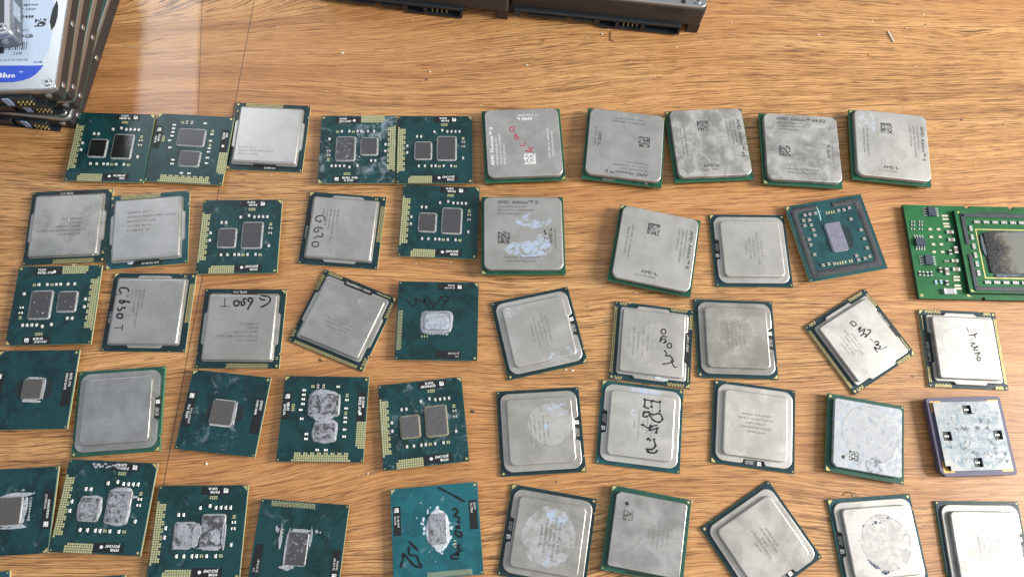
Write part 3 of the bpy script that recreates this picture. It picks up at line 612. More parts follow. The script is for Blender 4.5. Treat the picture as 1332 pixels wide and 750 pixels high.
POSE = {'m1': (-204.21, 155.16, 0.102, 0), 'm2': (-166.03, 159.28, 0.071, 1), 'l3': (-130.06, 171.79, 0.082, 2), 'm3': (-84.47, 169.95, 0.137, 2), 'm4': (-46.51, 174.88, 0.134, 0), 'a1': (-2.9, 182.37, 0.171, 1), 'a2': (47.84, 187.88, -0.001, 2), 'a3': (90.56, 194.87, 0.175, -1), 'a4': (137.27, 198.01, 0.065, 0), 'a5': (183.27, 205.66, 0.017, -1), 'l11': (-213.22, 112.33, 0.177, 0), 'l12': (-175.72, 115.59, 0.218, 2), 'm5': (-131.48, 116.97, 0.139, 0), 'l14': (-84.26, 127.02, 0.046, 1), 'm6': (-38.64, 136.62, 0.085, 0), 'a6': (2.24, 134.09, 0.125, 0), 'a7': (66.09, 134.4, -0.09, -1), 'l18': (113.52, 141.51, 0.119, 2), 'm7': (-206.81, 73.41, 0.146, 2), 'l22': (-164.61, 75.74, 0.11, 1), 'l23': (-121.25, 73.28, 0.114, 0), 'l24': (-76.02, 83.07, -0.273, 0), 'm8': (-32.51, 87.29, 0.106, 0), 'l26': (14.77, 87.8, 0.34, 0), 'l27': (67.79, 88.64, -0.007, -1), 'l28': (106.93, 96.05, 0.087, 0), 'l29': (165.92, 102.37, -0.914, 0), 'l30': (214.91, 104.05, 0.077, 1), 'l32': (-165.76, 29.86, 0.191, 0), 'p10': (-119.73, 34.23, 0.012, 0), 'm11': (-75.9, 36.81, 0.104, 1), 'm12': (-32.08, 40.02, 0.228, 0), 'l36': (20.15, 42.79, 0.176, 0), 'l37': (64.58, 50.3, -0.008, 2), 'l38': (115.86, 56.31, -0.018, -1), 'p39': (165.71, 56.45, -0.058, 1), 'm13': (-159.85, -10.24, 0.067, 0), 'p9': (-204.46, 34.53, 0.136, 0), 'p41': (-197.7, -16.46, 0.174, 2), 'm14': (-118.5, -15.67, 0.121, 0), 'm15': (-76.03, -17.56, 0.043, -1), 'm45': (-19.82, -4.33, 0.199, 1), 'l46': (27.69, -1.1, -0.057, 2), 'p47': (69.56, 4.43, -0.071, 0), 'l48': (119.62, 6.59, -0.901, 0), 'l49': (170.56, 12.72, 0.181, 2), 'l50': (217.35, 16.06, 0.104, 0), 'p19': (154.88, 152.83, 0.302, 0), 'x40': (213.28, 62.84, 0.14, 0)}
def place(key, label, group=GROUP):
    x, y, th, k = POSE[key]
    return thing('processor', label, 'processor', (x, y, 0), th+k*math.pi/2, group)
PALE = (.42,.46,.52); WHITEP = (.55,.57,.58); BLUEP = (.33,.43,.60)

# --- laptop processors with two dies
t = place('m1', 'dark green two-die laptop processor with mirror-black shiny dies, touching the drive stack'); arrandale(t, 1, .05, gloss=.06, tone=(.012,.012,.013), top=('I5-450M', 'SLBTZ'), bot=('J009B718', '5H8'))
t = place('m2', 'two-die green processor with dies one above the other, second from left in the top row'); arrandale(t, 2, .1, bot=('INTEL', '004L'))
t = place('m3', 'two-die green processor with white paste smeared all over its upper left side'); arrandale(t, 3, .85, (.12,.35), top=('INTEL ©\'08', 'I3-350M'), readable=False)
flecks(t, [(-11.2,-5,.5),(0,-8,.6),(-1,4.5,.5)], 3.2, 3)
t = place('m4', 'clean two-die green processor edge to edge with the paste-smeared one in the top row'); arrandale(t, 4, .12)
t = place('m5', 'two-die green processor directly right of two silver lidded ones, second row'); arrandale(t, 5, .3)
t = place('m6', 'clean dark green two-die processor left of the lidded chip covered in pale blue paste patches'); arrandale(t, 6, 0)
t = place('m7', 'two-die green processor with readable upright label, speckled dies, third row at the left edge'); arrandale(t, 7, 0, top=('SLBUA', 'J045C047'), bot=('INTEL ©\'08', 'P6200'), readable=False)
flecks(t, [(4,4.2,.35),(6.5,3.4,.2),(8.5,-1,.2),(3.2,-3,.2),(-5,-1,.2),(-8,1.5,.2)], 4.05, 77, 'dust_specks', (.7,.68,.6))
t = place('m11', 'two-die processor whose dies are buried under thick grey-white paste'); arrandale(t, 11, 0, (.9,.9), top=('0JK47', 'J00927A'), bot=('INTEL ©\'08', 'I3-330M'))
blob(t, [irregular(6.0,.4,6.6,7.4,8,40,.06,2.8), irregular(-5.6,-1.1,5.2,5.6,9,36,.05,3.0), irregular(.4,1.6,1.9,2.6,10,20,.12,2)], 3.22, .85, 11)
for d_, s_ in (((-8.6,-2.3,-5.4,2.8), 111), ((2.4,10.6,-5.0,5.6), 112)):
    b = MB(); b.slab(irregular((d_[0]+d_[1])/2, (d_[2]+d_[3])/2, (d_[1]-d_[0])/2, (d_[3]-d_[2])/2, s_, 24, .04, 5), 3.9, 4.26, .06); link('pasted_die', b.mesh('d', die_material(s_, .95)), t)
t = place('m12', 'dusty two-die green processor below the chip with the black marker scribble'); arrandale(t, 12, .45, top=('Q3906240', 'SLBUK'), mottle_glue=plain('gritty_glue', (.22,.20,.14), .6, 0, .6, 2.0, .5), tone=(.085,.083,.088))
t = place('m13', 'two-die processor with white paste on both dies and splashed along its top edge, lower left'); arrandale(t, 13, .2, (.8,.8))
blob(t, [irregular(-5.8,-1.0,4.9,5.3,18,36,.05,3.6), irregular(6.0,.5,5.3,7.6,19,36,.05,3.6), irregular(11.8,4.4,1.5,.5,20,14,.2,2)], 3.22, .72, 13, (.42,.44,.48))
for d_, s_ in (((-9.4,-2.1,-5.5,3.2), 131), ((1.7,10.1,-6.0,6.2), 132)):
    b = MB(); b.slab(rrect(*d_, .3, 2), 4.0, 4.2, .06); link('pasted_die', b.mesh('d', die_material(s_, 1.1)), t)
flecks(t, [(x, 17.6-abs(math.sin(x*2))*1.6, .7) for x in (-8,-7,-6.1,-5.2,-4.3,-3.2,-2.2,-1.2,.2,1.4,2.6,4,5.5)], 3.2, 14)
t = place('m14', 'two-die processor at the bottom edge with flaky white paste bridging both dies'); arrandale(t, 14, .1, (1.1,.75))
blob(t, [irregular(-.6,-1.2,1.9,4.6,22,26,.2,2), irregular(-5.5,-6.1,5.0,.8,23,24,.25,2.4), irregular(5.5,-6.6,5.6,.7,24,24,.25,2.4), irregular(10.8,-1.4,.7,6.0,25,20,.2,2.4), irregular(-6.2,.2,3.4,3.1,26,24,.2,2.2), irregular(7.4,-2.0,2.6,2.9,27,22,.22,2.2)], 3.5, .68, 14)

# --- laptop processors with one die
t = place('m8', 'green processor with black marker scribble above a single paste-covered die'); sandy_mobile(t, 8)
die(t, -6.2, 5.6, -4.9, 3.6, 3.2, .8, 8, 1)
blob(t, [irregular(-.5,-.9,7.5,5.5,31,60,.035,5.5)], 3.22, .62, 8, (.34,.36,.41)); blob(t, [irregular(-.3,-.7,5.9,4.1,33,48,.02,8)], 3.75, .42, 9, (.40,.43,.50))
flecks(t, [(-3+q*1.5, -6.2-.4*(q%2), .7) for q in range(6)], 3.22, 83)
handwriting(t, STROKES['m8'], .75, 3.23, INK, 1)
t = place('m15', 'single-die green processor at the bottom edge, white paste trailing off its right side'); sandy_mobile(t, 15, smudge=.1, mark=('I3-2350M', 'SR0DN'))
die(t, -6.3, 6.6, -4.2, 3.6, 3.2, .8, 15, .3, glue=.4)
blob(t, [irregular(-.2,-4.9,6.6,.8,41,30,.2,2.6), irregular(7.6,-3.6,1.4,2.6,42,20,.25,2), irregular(-3.5,-8.0,4.2,.7,43,20,.3,2), irregular(-7.0,-.3,.7,4.6,44,20,.2,2.4), irregular(-4.5,4.6,3.2,.6,45,20,.25,2.4)], 3.22, .5, 15)
flecks(t, [(-6.5,-9.5,.8),(-7.4,-10.3,.7),(-7.2,6.6,.6),(-6.9,8.2,.5)], 3.2, 46)
t = place('m45', 'bright teal processor with white paste on its die and thick black marker writing'); sandy_mobile(t, 45, 'blue', .2, ('I5-4200M', 'SR1HA'), ('0L3TR4', 'J3370'))
die(t, -5.2, 6.8, -4.3, 2.6, 3.2, .8, 45, 1.1, glue=.3)
blob(t, [irregular(.3,-.8,7.6,5.3,51,44,.10,2.4)], 3.22, .30, 45, (.58,.62,.68))
flecks(t, [(5.2,5.2,.9),(3.5,5.8,.6),(1.5,5.0,.8),(-.5,5.3,.7),(8.2,3.2,.9),(-8.5,-1.2,.7),(-9.1,-2.0,.6),(9.3,-1,.8),(-3,-5.9,.6),(.8,-6.3,.8),(2.8,-5.7,.5),(-8.0,3.2,.3),(12,6,.3),(-12,1,.25),(9.8,2,.3),(13,-3,.25),(-6,-7,.4),(6,8,.3)], 3.2, 52, pale=(.62,.68,.76))
handwriting(t, STROKES['m45'], .85, 3.4, INK, 2)

# --- older laptop processors
t = place('p9', 'dark green single-die processor cut off by the left edge of the photo, fourth row'); penryn(t, 9, 0, ('LF80536', '3820A'), ('INTEL ©\'06', 'LF80536 SL9VX'), .0, d=(-3.9,4.2,-4.2,4.3))
blob(t, [irregular(.1,-5.2,4.0,.7,61,26,.2,2.6), irregular(4.9,.1,.45,4.4,62,22,.15,2.6), irregular(.6,4.9,3.6,.5,63,24,.2,2.6)], 3.22, .6, 16, (.4,.42,.45))
t = place('p10', 'dusty single-die green processor beside the floor seam, black labels at both sides'); penryn(t, 10, .35, ('INTEL ©\'06', 'LF80537 T7100'), ('LF80537', 'SLA4A 3840B'), 0)
blob(t, [irregular(5.1,-.2,.5,5.2,64,26,.15,2.8), irregular(-.2,-5.8,5.0,.45,65,26,.15,2.8)], 3.22, .65, 17, (.45,.47,.5))
t = place('p41', 'single-die processor cut off at the left edge with white paste streaks around its die'); penryn(t, 41, .1, ('AW80577P8700', '2.53/3M/1066'), ('INTEL', '3844A'), 0, d=(-4.5,5.2,-5.6,5.4), big=.9)
blob(t, [irregular(-5.6,-.3,1.0,5.6,66,34,.22,2.2), irregular(-1.5,-6.4,6.0,1.2,67,34,.2,2.0), irregular(-2.0,6.3,6.0,.8,68,34,.2,2.2)], 3.22, .35, 18, (.42,.45,.5))
flecks(t, [(-7.8,-5+q*1.1,.5) for q in range(9)]+[(-8.8,-7,.4),(-4,-8.4,.5),(-1,-8.6,.4)], 3.2, 69)

# --- silver lids with side wings
T5 = [("INTEL® ©'11", 3, 3.2, 1.0), ('PENTIUM® G620', 3, 1.6, 1.0), ('SR05R 2.60GHZ', 3, 0, 1.0), ('COSTA RICA', 3, -1.6, 1.0), ('3134B932', 3, -3.2, 1.0)]
def t5(x, y, s_=1.0, st=1.85, rows=("INTEL® ©'10", 'INTEL® PENTIUM® G620T', 'SR05T 2.20GHZ', 'MALAY', 'L116B472 e4')):
    return [(r_, x, y-i*st, 1.0*s_, 'L', 1.15) for i, r_ in enumerate(rows)]
t = place('l3', 'silver lidded processor, first with a plain pale lid in the top row'); lga1155(t, 3, lid_material(3, .50, 0, .06, rough=.33, scratch=.1), t5(-13, -8, .9)[:3], ETF, top_text=('SL0B8 A02',))
t = place('l11', 'silver lidded processor nearest the left edge in the second row, unmarked by hand'); lga1155(t, 11, lid_material(11, .43, .03, .14, rough=.30, scratch=.15), t5(-7.2, 4.4, 1.05, 1.9), ETM, top_text=('INTEL ©\'11',))
flecks(t, [(1.2,2.5,.35),(14.4,-16.0,.3)], 3.7, 5, 'dust_specks', (.8,.8,.8))
t = place('l12', 'silver lidded processor with four readable upright text lines, second in the second row'); lga1155(t, 12, lid_material(12, .44, 0, .08, rough=.33, scratch=.1), [(r_, -10.4, -(-9.0)-i*2.45, 1.15, 'L', 1.2) for i, r_ in enumerate(("INTEL® ©'11", 'INTEL® PENTIUM® G2020', 'SR10H 2.90GHZ', 'COSTA RICA', '3314B932 e4'))] and [(r_, 10.4-21.0+14.5-10, 9.0-i*2.3, 1.15, 'L', 1.15) for i, r_ in enumerate(())], ETM, 'tealb', ('3314B932 1473',))
sp_ = [c for c in t.children if c.name.startswith('heat_spreader')][0]
e = MB(); letters(e, [(r_, -9.0, 7.6-i*2.3, 1.1, 'L', 1.25) for i, r_ in enumerate(("INTEL® ©'11", 'INTEL® PENTIUM® G2020', 'SR10H 2.90GHZ', 'COSTA RICA', '3314B932 e4'))], 3.73, 180)
link('etched_lettering', e.mesh('lettering', ETM), sp_)
blob(t, [irregular(7.6,16.6,1.2,.7,71,16,.15,2)], 1.25, .3, 71, (.6,.65,.75))
t = place('l14', 'silver lidded processor with G 620 handwritten in thin black along its left side'); lga1155(t, 14, lid_material(14, .43, .02, .06, rough=.33, scratch=.12), t5(-9.4, -3.4, .95, 1.75, ("INTEL® ©'10", 'INTEL® PENTIUM® G620', 'SR05R 2.60GHZ', 'COSTA RICA', '3134B')), ETM, top_text=('INTEL 2010',))
handwriting(t, STROKES['l14'], .55, 3.74, INK, 3)
t = place('l22', 'silver lidded processor with G 630 T handwritten in black down its left side'); lga1155(t, 22, lid_material(22, .42, .03, .05, rough=.30, scratch=.05), t5(-9.8, -3.2, .95, 1.75, ("INTEL® ©'10", 'INTEL® PENTIUM® G630T', 'SR05U 2.30GHZ', 'MALAY', 'L144B')), ETM, top_text=('1147 SR05',))
handwriting(t, STROKES['l22'], .8, 3.74, INK, 4)
t = place('l23', 'silver lidded processor with G 620 T handwritten upside down across its top'); lga1155(t, 23, lid_material(23, .41, .05, .06, rough=.33, scratch=.06), t5(-8.5, 5.8, 1.0, 1.9, ('L116B472 e4', 'MALAY', 'SR05T 2.20GHZ', 'INTEL® PENTIUM® G620T', "INTEL® ©'10")[::-1]), ETM, top_text=('INTEL ©\'10',))
handwriting(t, STROKES['l23'], .8, 3.74, INK, 5)
t = place('l24', 'silver lidded processor turned clockwise, gold strip at its lower left edge, no handwriting'); lga1156(t, 24, lid_material(24, .40, .02, .10, rough=.35, scratch=.25, patches=((2,9,6,3,.55,.7,.4,PALE,0), (-5,3,3,2,.55,.66,.5,PALE,0))), [(r_, 0, -1.0-i*1.8, .9, 'C', 1.1) for i, r_ in enumerate(("INTEL® ©'09", 'INTEL® CORE™ i3', 'SLBLK COSTA RICA', '2.93GHZ/4M/09A', '3023C315'))], 'INTEL® CONFIDENTIAL', 'dark')
t = place('l27', 'silver processor with i7-860 handwritten in black up its right half'); lga1156(t, 27, lid_material(27, .46, .03, .07, rough=.40, scratch=.15, patches=((-2,0,7,6,.48,.62,.25,(.3,.3,.29),0),)), [(r_, 0, 1.0-i*2.2-4, .9, 'C', 1.1) for i, r_ in enumerate(("INTEL® ©'08", 'INTEL® CORE™ i7-860', 'SLBJJ MALAY', '2.80GHZ/8M/1333/09B', 'L017B624'))], 'INTEL® CORE™')
handwriting(t, STROKES['l27'], .6, 4.14, INK, 6)
blob(t, [irregular(16.2,4.5,.8,3.4,72,20,.25,2)], 2.3, .3, 72, (.6,.66,.72))
t = place('l29', 'silver processor turned like a diamond with i3-540 handwritten in black'); lga1156(t, 29, lid_material(29, .46, .03, .06, rough=.42, scratch=.12), [(r_, -1, -3.5-i*1.8, .9, 'C', 1.1) for i, r_ in enumerate(("INTEL® ©'09", 'INTEL® CORE™ i3-540', 'SLBTD MALAY', '3.06GHZ/4M/09A', 'L013B514'))], 'INTEL® CORE™')
handwriting(t, STROKES['l29'], .62, 4.14, INK, 7)
flecks(t, [(14.5,-1.5,.7),(13.8,-2.6,.5)], 2.3, 73, 'paste_flecks', (.12,.16,.2))
t = place('l30', 'silver processor at the right edge with i5 model number handwritten over a faint paste ring'); lga1156(t, 30, lid_material(30, .37, .02, .10, rough=.42, scratch=.25, patches=((1.4,2.4,8.8,9.3,.40,.60,.35,(.40,.41,.41),.5), (-8,-7,8,6,.5,.62,.35,(.33,.33,.32),0))), (), 'INTEL® CORE™ i5')
handwriting(t, STROKES['l30'], .55, 4.14, INK, 8)

# --- silver lids with a wide rounded flange
def e775(rows, s_=.95, st=1.9, x=0, y=4): return [(r_, x, y-i*st, s_, 'C', 1.15) for i, r_ in enumerate(rows)]
R1 = ("INTEL® ©'06 E7400", 'INTEL® CORE™2 DUO', 'SLB9Y MALAY', '2.80GHZ/3M/1066/06', 'L844B226 e4')
t = place('l18', 'silver processor with a raised square lid, left of the black-framed teal chip'); lga775(t, 18, lid_material(18, .48, .02, .05, rough=.36, scratch=.1, patches=((0,-14.5,12,2.2,.52,.6,.6,(.2,.2,.2),0),)), e775(("INTEL® ©'05", 'PENTIUM® DUAL-CORE', 'E2160 SLA8Z', 'MALAY 1.80GHZ', '/1M/800/06')))
t = place('l26', 'silver lidded processor tilted to the left, pale blue paste at its lower right lid corner'); lga775(t, 26, lid_material(26, .50, .02, .08, rough=.36, scratch=.15, patches=((9,-13,8,3.0,.50,.62,.75,BLUEP,0), (-11,12,5,3,.5,.65,.5,PALE,0), (-13,-8,2,5,.55,.65,.5,BLUEP,0))), e775(R1), kind='dark', rot=-90)
t = place('l28', 'silver lidded processor with scratched brownish lid beside the one marked i7-860'); lga775(t, 28, lid_material(28, .40, .05, .12, rough=.30, scratch=.35, patches=((-1,3,10,9,.48,.62,.35,(.27,.23,.19),0),)), e775(R1, .85), kind='navy')
t = place('l32', 'large dull grey lidded processor with a bare scratched lid, between two dark single-die chips'); lga775(t, 32, lid_material(32, .38, 0, .14, rough=.32, scratch=.3), (), kind='old')
t = place('l36', 'silver lidded processor with a crescent of faint blue stain on the right of its lid'); lga775(t, 36, lid_material(36, .43, .05, .08, rough=.38, scratch=.12, patches=((4.2,2.5,10,9.5,.30,.55,.40,(.36,.365,.38),.2), (8,9,5,4,.50,.60,.7,BLUEP,0), (2.5,1.5,1.2,1.2,.4,.5,.8,BLUEP,0))), e775(R1, .85), kind='dark')
t = place('l37', 'silver lidded processor with E8400 handwritten in broken thick black strokes'); lga775(t, 37, lid_material(37, .52, .02, .06, rough=.38, scratch=.1, patches=((-1,-15.6,7,1.2,.42,.55,.8,BLUEP,0), (4.0,-5.5,2,2,.45,.6,.5,BLUEP,0))), e775(("INTEL® CORE™2 DUO", 'E8400 SLB9J', 'MALAY', '3.00GHZ/6M/1333/06', 'L849A'), .85), kind='tealb')
handwriting(t, STROKES['l37'], .72, 3.98, INK, 9, True)
t = place('l38', 'clean silver lidded processor right of the E8400 one, its printed label at the bottom edge'); lga775(t, 38, lid_material(38, .50, .03, .06, rough=.38, scratch=.15), [(r_, 0, 4-i*1.9, .95, 'C', 1.15) for i, r_ in enumerate(R1)], ETM, kind='navy', rot=90)
t = place('l46', 'silver lidded processor with a big round blotchy patch of dried paste, bottom row'); lga775(t, 46, lid_material(46, .36, .04, .10, rough=.40, scratch=.15, patches=((-.3,.2,11.8,12.6,.38,.58,.50,(.38,.39,.41),.4), (-2,-7.5,5,3.5,.47,.6,.75,BLUEP,0), (-2.5,9.5,6,3,.5,.62,.6,BLUEP,0))), e775(R1, .95), ETM, kind='dark')
t = place('l48', 'silver lidded processor turned like a diamond at the bottom edge, no handwriting'); lga775(t, 48, lid_material(48, .48, .04, .10, rough=.32, scratch=.3), [(r_, 0, 4-i*1.9, .95, 'C', 1.15) for i, r_ in enumerate(("INTEL® ©'07", 'CELERON® E1400', 'SLAR2', '2.00GHZ/512/800/06', 'Q807A'))], ETM, kind='navy', rot=0)
t = place('l49', 'bright white-smeared silver lidded processor with a paste ring and dark flecks, bottom right'); lga775(t, 49, lid_material(49, .41, .02, .05, rough=.40, scratch=.1, patches=((0,0,15.5,15.5,.30,.6,.4,(.45,.45,.45),0), (-2.0,0.5,10.8,11.6,.36,.60,.6,(.36,.355,.35),.6))), (), kind='tealb')
flecks(t, [(.7,-7.9,.75),(2.3,-7.3,.4),(-5.2,-9.5,.6),(-1.2,-7.6,.35),(6.3,-7.0,.4),(7.4,7.0,.5),(6.7,7.8,.5),(6.0,8.5,.6),(5.2,9.1,.7),(4.4,9.9,.8),(3.4,10.3,.45),(1.6,12.2,.8),(.7,12.7,.8),(-.3,12.3,.6),(-10,4,.25),(-11,-2,.25),(9.5,-1,.25)], 3.95, 74, 'dark_flecks', (.15,.18,.23))
t = place('l50', 'silver lidded processor in the bottom right corner with a dark groove along its lid'); lga775(t, 50, lid_material(50, .37, .02, .16, rough=.36, scratch=.4), e775(R1, 1.1, 2.1), kind='navy', rot=-90)

# --- forty millimetre lids on pins
t = place('a1', 'silver lidded chip with red handwriting across its lid, top row'); s0 = amd(t, 1, lid_material(101, .43, 0, .08, rough=.40, scratch=.08), 'AMD Phenom™ II', ETW, ('HDX840WFK4DGM','CACAC AC 0949FPBW','9M95211K90321'), side='© 2008 AMD')
handwriting(t, STROKES['a1'], .5, 7.25, REDINK, 10)
t = place('a2', 'silver lidded chip with its title printed upside down along the bottom edge'); amd(t, 2, lid_material(102, .42, 0, .07, rough=.40, scratch=.12, patches=((-1,-15,6,2.5,.5,.62,.5,WHITEP,0),)), 'AMD Phenom™ II', ETM, ('HDZ550WFK2DGI','CACYC AC 1013GPMW','9P24422D00412'), tm=ETD)
flecks(t, [(9-q*1.3, 19.2, .6) for q in range(5)]+[(-12,19.0,.8)], 4.4, 81, 'glue_smear', (.2,.2,.2))
t = place('a3', 'stained dark grey lidded chip with cloudy pale blotches, leaning slightly left in the top row'); amd(t, 3, lid_material(103, .36, .02, .16, rough=.40, scratch=.15, blotch=(.40,.66,.6,(.52,.51,.48))), 'AMD Athlon™ 64', ETD, ('ADA3200DAA4BP','CBBLE 0510MPMW','1259517C50112'))
t = place('a4', 'scuffed grey lidded chip titled AMD Athlon 64 X2 upright along its top'); amd(t, 4, lid_material(104, .38, .01, .20, rough=.38, scratch=.3, blotch=(.44,.64,.5,(.5,.49,.47))), 'AMD Athlon™ 64 X2', ETD, ('ADO5600IAA5DO','CCBIF 0822WPMW','1377453B80427'), side='© 2006 AMD')
t = place('a5', 'pale lidded chip with light blue stains beside its code patch, rightmost in top row'); amd(t, 5, lid_material(105, .49, .01, .06, rough=.42, scratch=.06, patches=((-11,-12.5,7,4.5,.47,.60,.6,BLUEP,0),)), 'AMD Athlon™ II', ETM, ('ADX2400CK23GQ','AACZC AC 0927DPMW','9U20111D90318'))
t = place('a6', 'grey lidded chip titled AMD Athlon II with large pale blue paste patches'); amd(t, 6, lid_material(106, .40, .02, .06, rough=.42, scratch=.06, patches=((5,6.2,8.5,3.8,.48,.54,.75,BLUEP,0), (2.5,-8.2,11.5,4.3,.46,.52,.75,BLUEP,0), (9,-4.5,4,4,.48,.54,.7,BLUEP,0))), 'AMD Athlon™ II', ETM, tm=ETD)
b = MB(); b.ribbon([(10.6,1.5),(10,.6),(10.8,-.3),(10.2,-1.2)], .5, 7.26); b.disc(10.3,-2.6,.45,7.26); link('ink_mark', b.mesh('ink', INK), t)
t = place('a7', 'clean grey lidded chip tilted right with a dark square patch near its top'); amd(t, 7, lid_material(107, .46, .02, .05, rough=.42, scratch=.05), 'AMD Athlon™ II', ETM, ('ADX240OCK23GQ','NAEGC AC 0937BPMW','9Y80175I91416'), side='© 2008 AMD', tm=ETD)

# --- chamfered lids on green substrates
t = place('p39', 'green-edged chip whose whole lid is smeared with whitish blue paste, small dark hole lower left'); s0 = p4(t, 39, lid_material(39, .37, 0, .10, rough=.42, scratch=.3, patches=((0,0,22,22,.36,.58,.75,(.34,.39,.47),0), (1.5,-1,12.8,12.8,.30,.58,.65,(.42,.42,.42),.45), (0,0,20,20,.56,.62,.6,(.14,.18,.24),0), (-12,-3,4,4,.5,.56,.7,(.09,.11,.14),0))))
t = place('p47', 'scratched dark silver lidded chip with a dark round hole near its top left corner'); p4(t, 47, lid_material(47, .41, 0, .18, rough=.30, scratch=.5, blotch=(.50,.68,.5,(.22,.22,.23))), [(r_, 0, 8-i*2, .9, 'C', 1.1) for i, r_ in enumerate(("INTEL® ©'01", 'PENTIUM® 4', '2.40GHZ/512/533', 'SL6PC MALAY', 'L304A'))])

# ---------------------------------------------------------------- chip with a black glue frame
t = place('p19', 'teal bare-die chip framed by a black glue ring, upper right beside the long green board')
h, zt = 20.0, 3.2
substrate(t, 'apu', h, 2.0, zt, EDGE, 2, 0); pins(t, h, 2.0)
corner_marks(t, h, zt+.012, 'tl', None, ('bl',))
die(t, -3.9, 3.9, -7.3, 7.4, zt, 1.0, 19, .15, .25, .35, (.17,.17,.22))
r_ = random.Random(4)
fr = MB()
ring_o = [(-4.5,18.3),(-17.0,18.5),(-18.5,17.2),(-18.6,-17.0),(-17.2,-18.4),(17.0,-18.2),(18.2,-17.0),(18.4,17.4),(17.2,18.6),(3.5,18.4)]
ring_i = [(3.7,15.6),(14.2,15.4),(15.0,14.6),(15.0,-14.0),(14.2,-14.9),(-14.6,-15.0),(-15.4,-14.2),(-15.3,14.8),(-14.4,15.6),(-4.6,15.8)]
def dens(p, k=6):
    o = []
    for a, b in zip(p, p[1:]):
        for i in range(k): o.append((a[0]+(b[0]-a[0])*i/k+r_.uniform(-.12,.12), a[1]+(b[1]-a[1])*i/k+r_.uniform(-.12,.12)))
    return o+[p[-1]]
O_ = dens(ring_o); I_ = dens(ring_i)[::-1]; n = len(O_)
M1 = [(a[0]*.78+b[0]*.22, a[1]*.78+b[1]*.22) for a, b in zip(O_, I_)]; M2 = [(a[0]*.22+b[0]*.78, a[1]*.22+b[1]*.78) for a, b in zip(O_, I_)]
fr.add([(x, y, zt) for x, y in O_]+[(x, y, zt+.45+r_.uniform(-.1,.12)) for x, y in M1]+[(x, y, zt+.45+r_.uniform(-.1,.12)) for x, y in M2]+[(x, y, zt) for x, y in I_],
       [(k*n+i+1, k*n+i, (k+1)*n+i, (k+1)*n+i+1) for k in range(3) for i in range(n-1)])
tg = NT('torn_black_glue'); g1 = tg.noise(tg.obj(), 1.1, 6, .75, 1.5); tg.set(Base_Color=tg.ramp(g1, [(.35,(.008,.010,.014)),(.55,(.022,.026,.034)),(.72,(.09,.10,.12))]), Roughness=.55); tg.bump(g1, .8, .0006)
link('glue_frame', fr.mesh('glue_frame', tg.m, 60), t)
for x, y in [(-11.8,13.8),(-9.1,13.9),(-6.3,13.9),(-13.3,11.2),(-10.4,11.0),(-13.6,8.5),(-10.3,8.2),(-10.1,5.5),(-10.3,2.7),(-13.8,1.1),(-13.8,-1.7),(-13.6,-6.9),(10.3,7.8),(13.4,1.4),(13.4,-3.3),(13.2,-8.2),(13.0,-12.6),(10.4,-13.2),(6.9,-13.4),(6.7,-11.1),(-11.1,-12.9),(-8.2,-12.8),(-5.5,-13.1),(5.7,13.3),(8.5,13.2),(11.5,13.7)]:
    link('capacitor', cap_mesh(1.3, 1.7, .6, CAPB), t, (x, y, zt))
for xs_, ya, yb in (((-.4,.9,2.2,3.5), 12.4, 13.9), ((-3.6,-2.2,-.9,.5,2.6,3.8), -14.0, -12.5)):
    mb = MB()
    for x in xs_: mb.quad(x-.28, x+.28, ya, yb, zt+.012)
    link('contact_pads', mb.mesh('pads', GOLDP), t)
mb = MB(); mb.ribbon([(-4.4,17.5),(-4.2,13.5),(-4.6,9.6)], .45, zt+.02); mb.ribbon([(-5.3,14.6),(-3.0,14.4)], .35, zt+.03); link('scratches', mb.mesh('scratches', plain('pale_scratch', (.35,.55,.58), .5)), t)
mb = MB(); mb.slab(irregular(3.2,-.4,5.6,6.6,5,26,.04,2.2), zt-.02, zt+.06, .04); link('dark_window', mb.mesh('w', plain('dark_resin', (.006,.022,.028), .35)), t)

# ---------------------------------------------------------------- purple ceramic processor
t = place('x40', 'purple ceramic processor with four square windows in its paste-covered metal lid')
pur = NT('purple_ceramic'); pn = pur.noise(pur.obj(), 1.2, 4, .6); pur.set(Base_Color=pur.mix(pn, (.055,.048,.095), (.085,.075,.14)), Roughness=.5); pur.bump(pn, .1)
o = arc(16.1,-16.1,1.4,-90,0,4)+arc(16.1,16.1,1.4,0,90,4)+arc(-16.1,16.1,1.4,90,180,4)+[(-17.5,-15.2),(-15.2,-17.5)]
link('ceramic_body', MB().slab(o, 1.8, 4.5, .15).mesh('body', pur.m), t); pins(t, 16.6, 1.8)
mb = MB()
for sx in (-1, 1):
    for sy in (-1, 1):
        a = 15.9; L1 = 5.0; w = .9
        x0, x1 = sorted((sx*a, sx*(a-L1))); y0, y1 = sorted((sy*a, sy*(a-w))); mb.quad(x0, x1, y0, y1, 4.512)
        if sx < 0:
            x0, x1 = sorted((sx*a, sx*(a-w))); y0, y1 = sorted((sy*(a-w), sy*(a-L1))); mb.quad(x0, x1, y0, y1, 4.512)
mb.poly([(-15.9,-12.0),(-15.9,-15.9),(-12.0,-15.9)], 4.514)
link('gold_frame', mb.mesh('gold', plain('orange_gold', (.55,.32,.07), .4, .3)), t)
mt = lid_material(140, .23, -.06, .08, rough=.42, scratch=.1, patches=((0,.5,17,17,.36,.62,.55,(.17,.25,.31),0), (-1,0,12.5,13,.555,.575,.7,(.05,.07,.10),0), (11,-10,3.5,3,.50,.56,.7,(.06,.08,.11),0)))
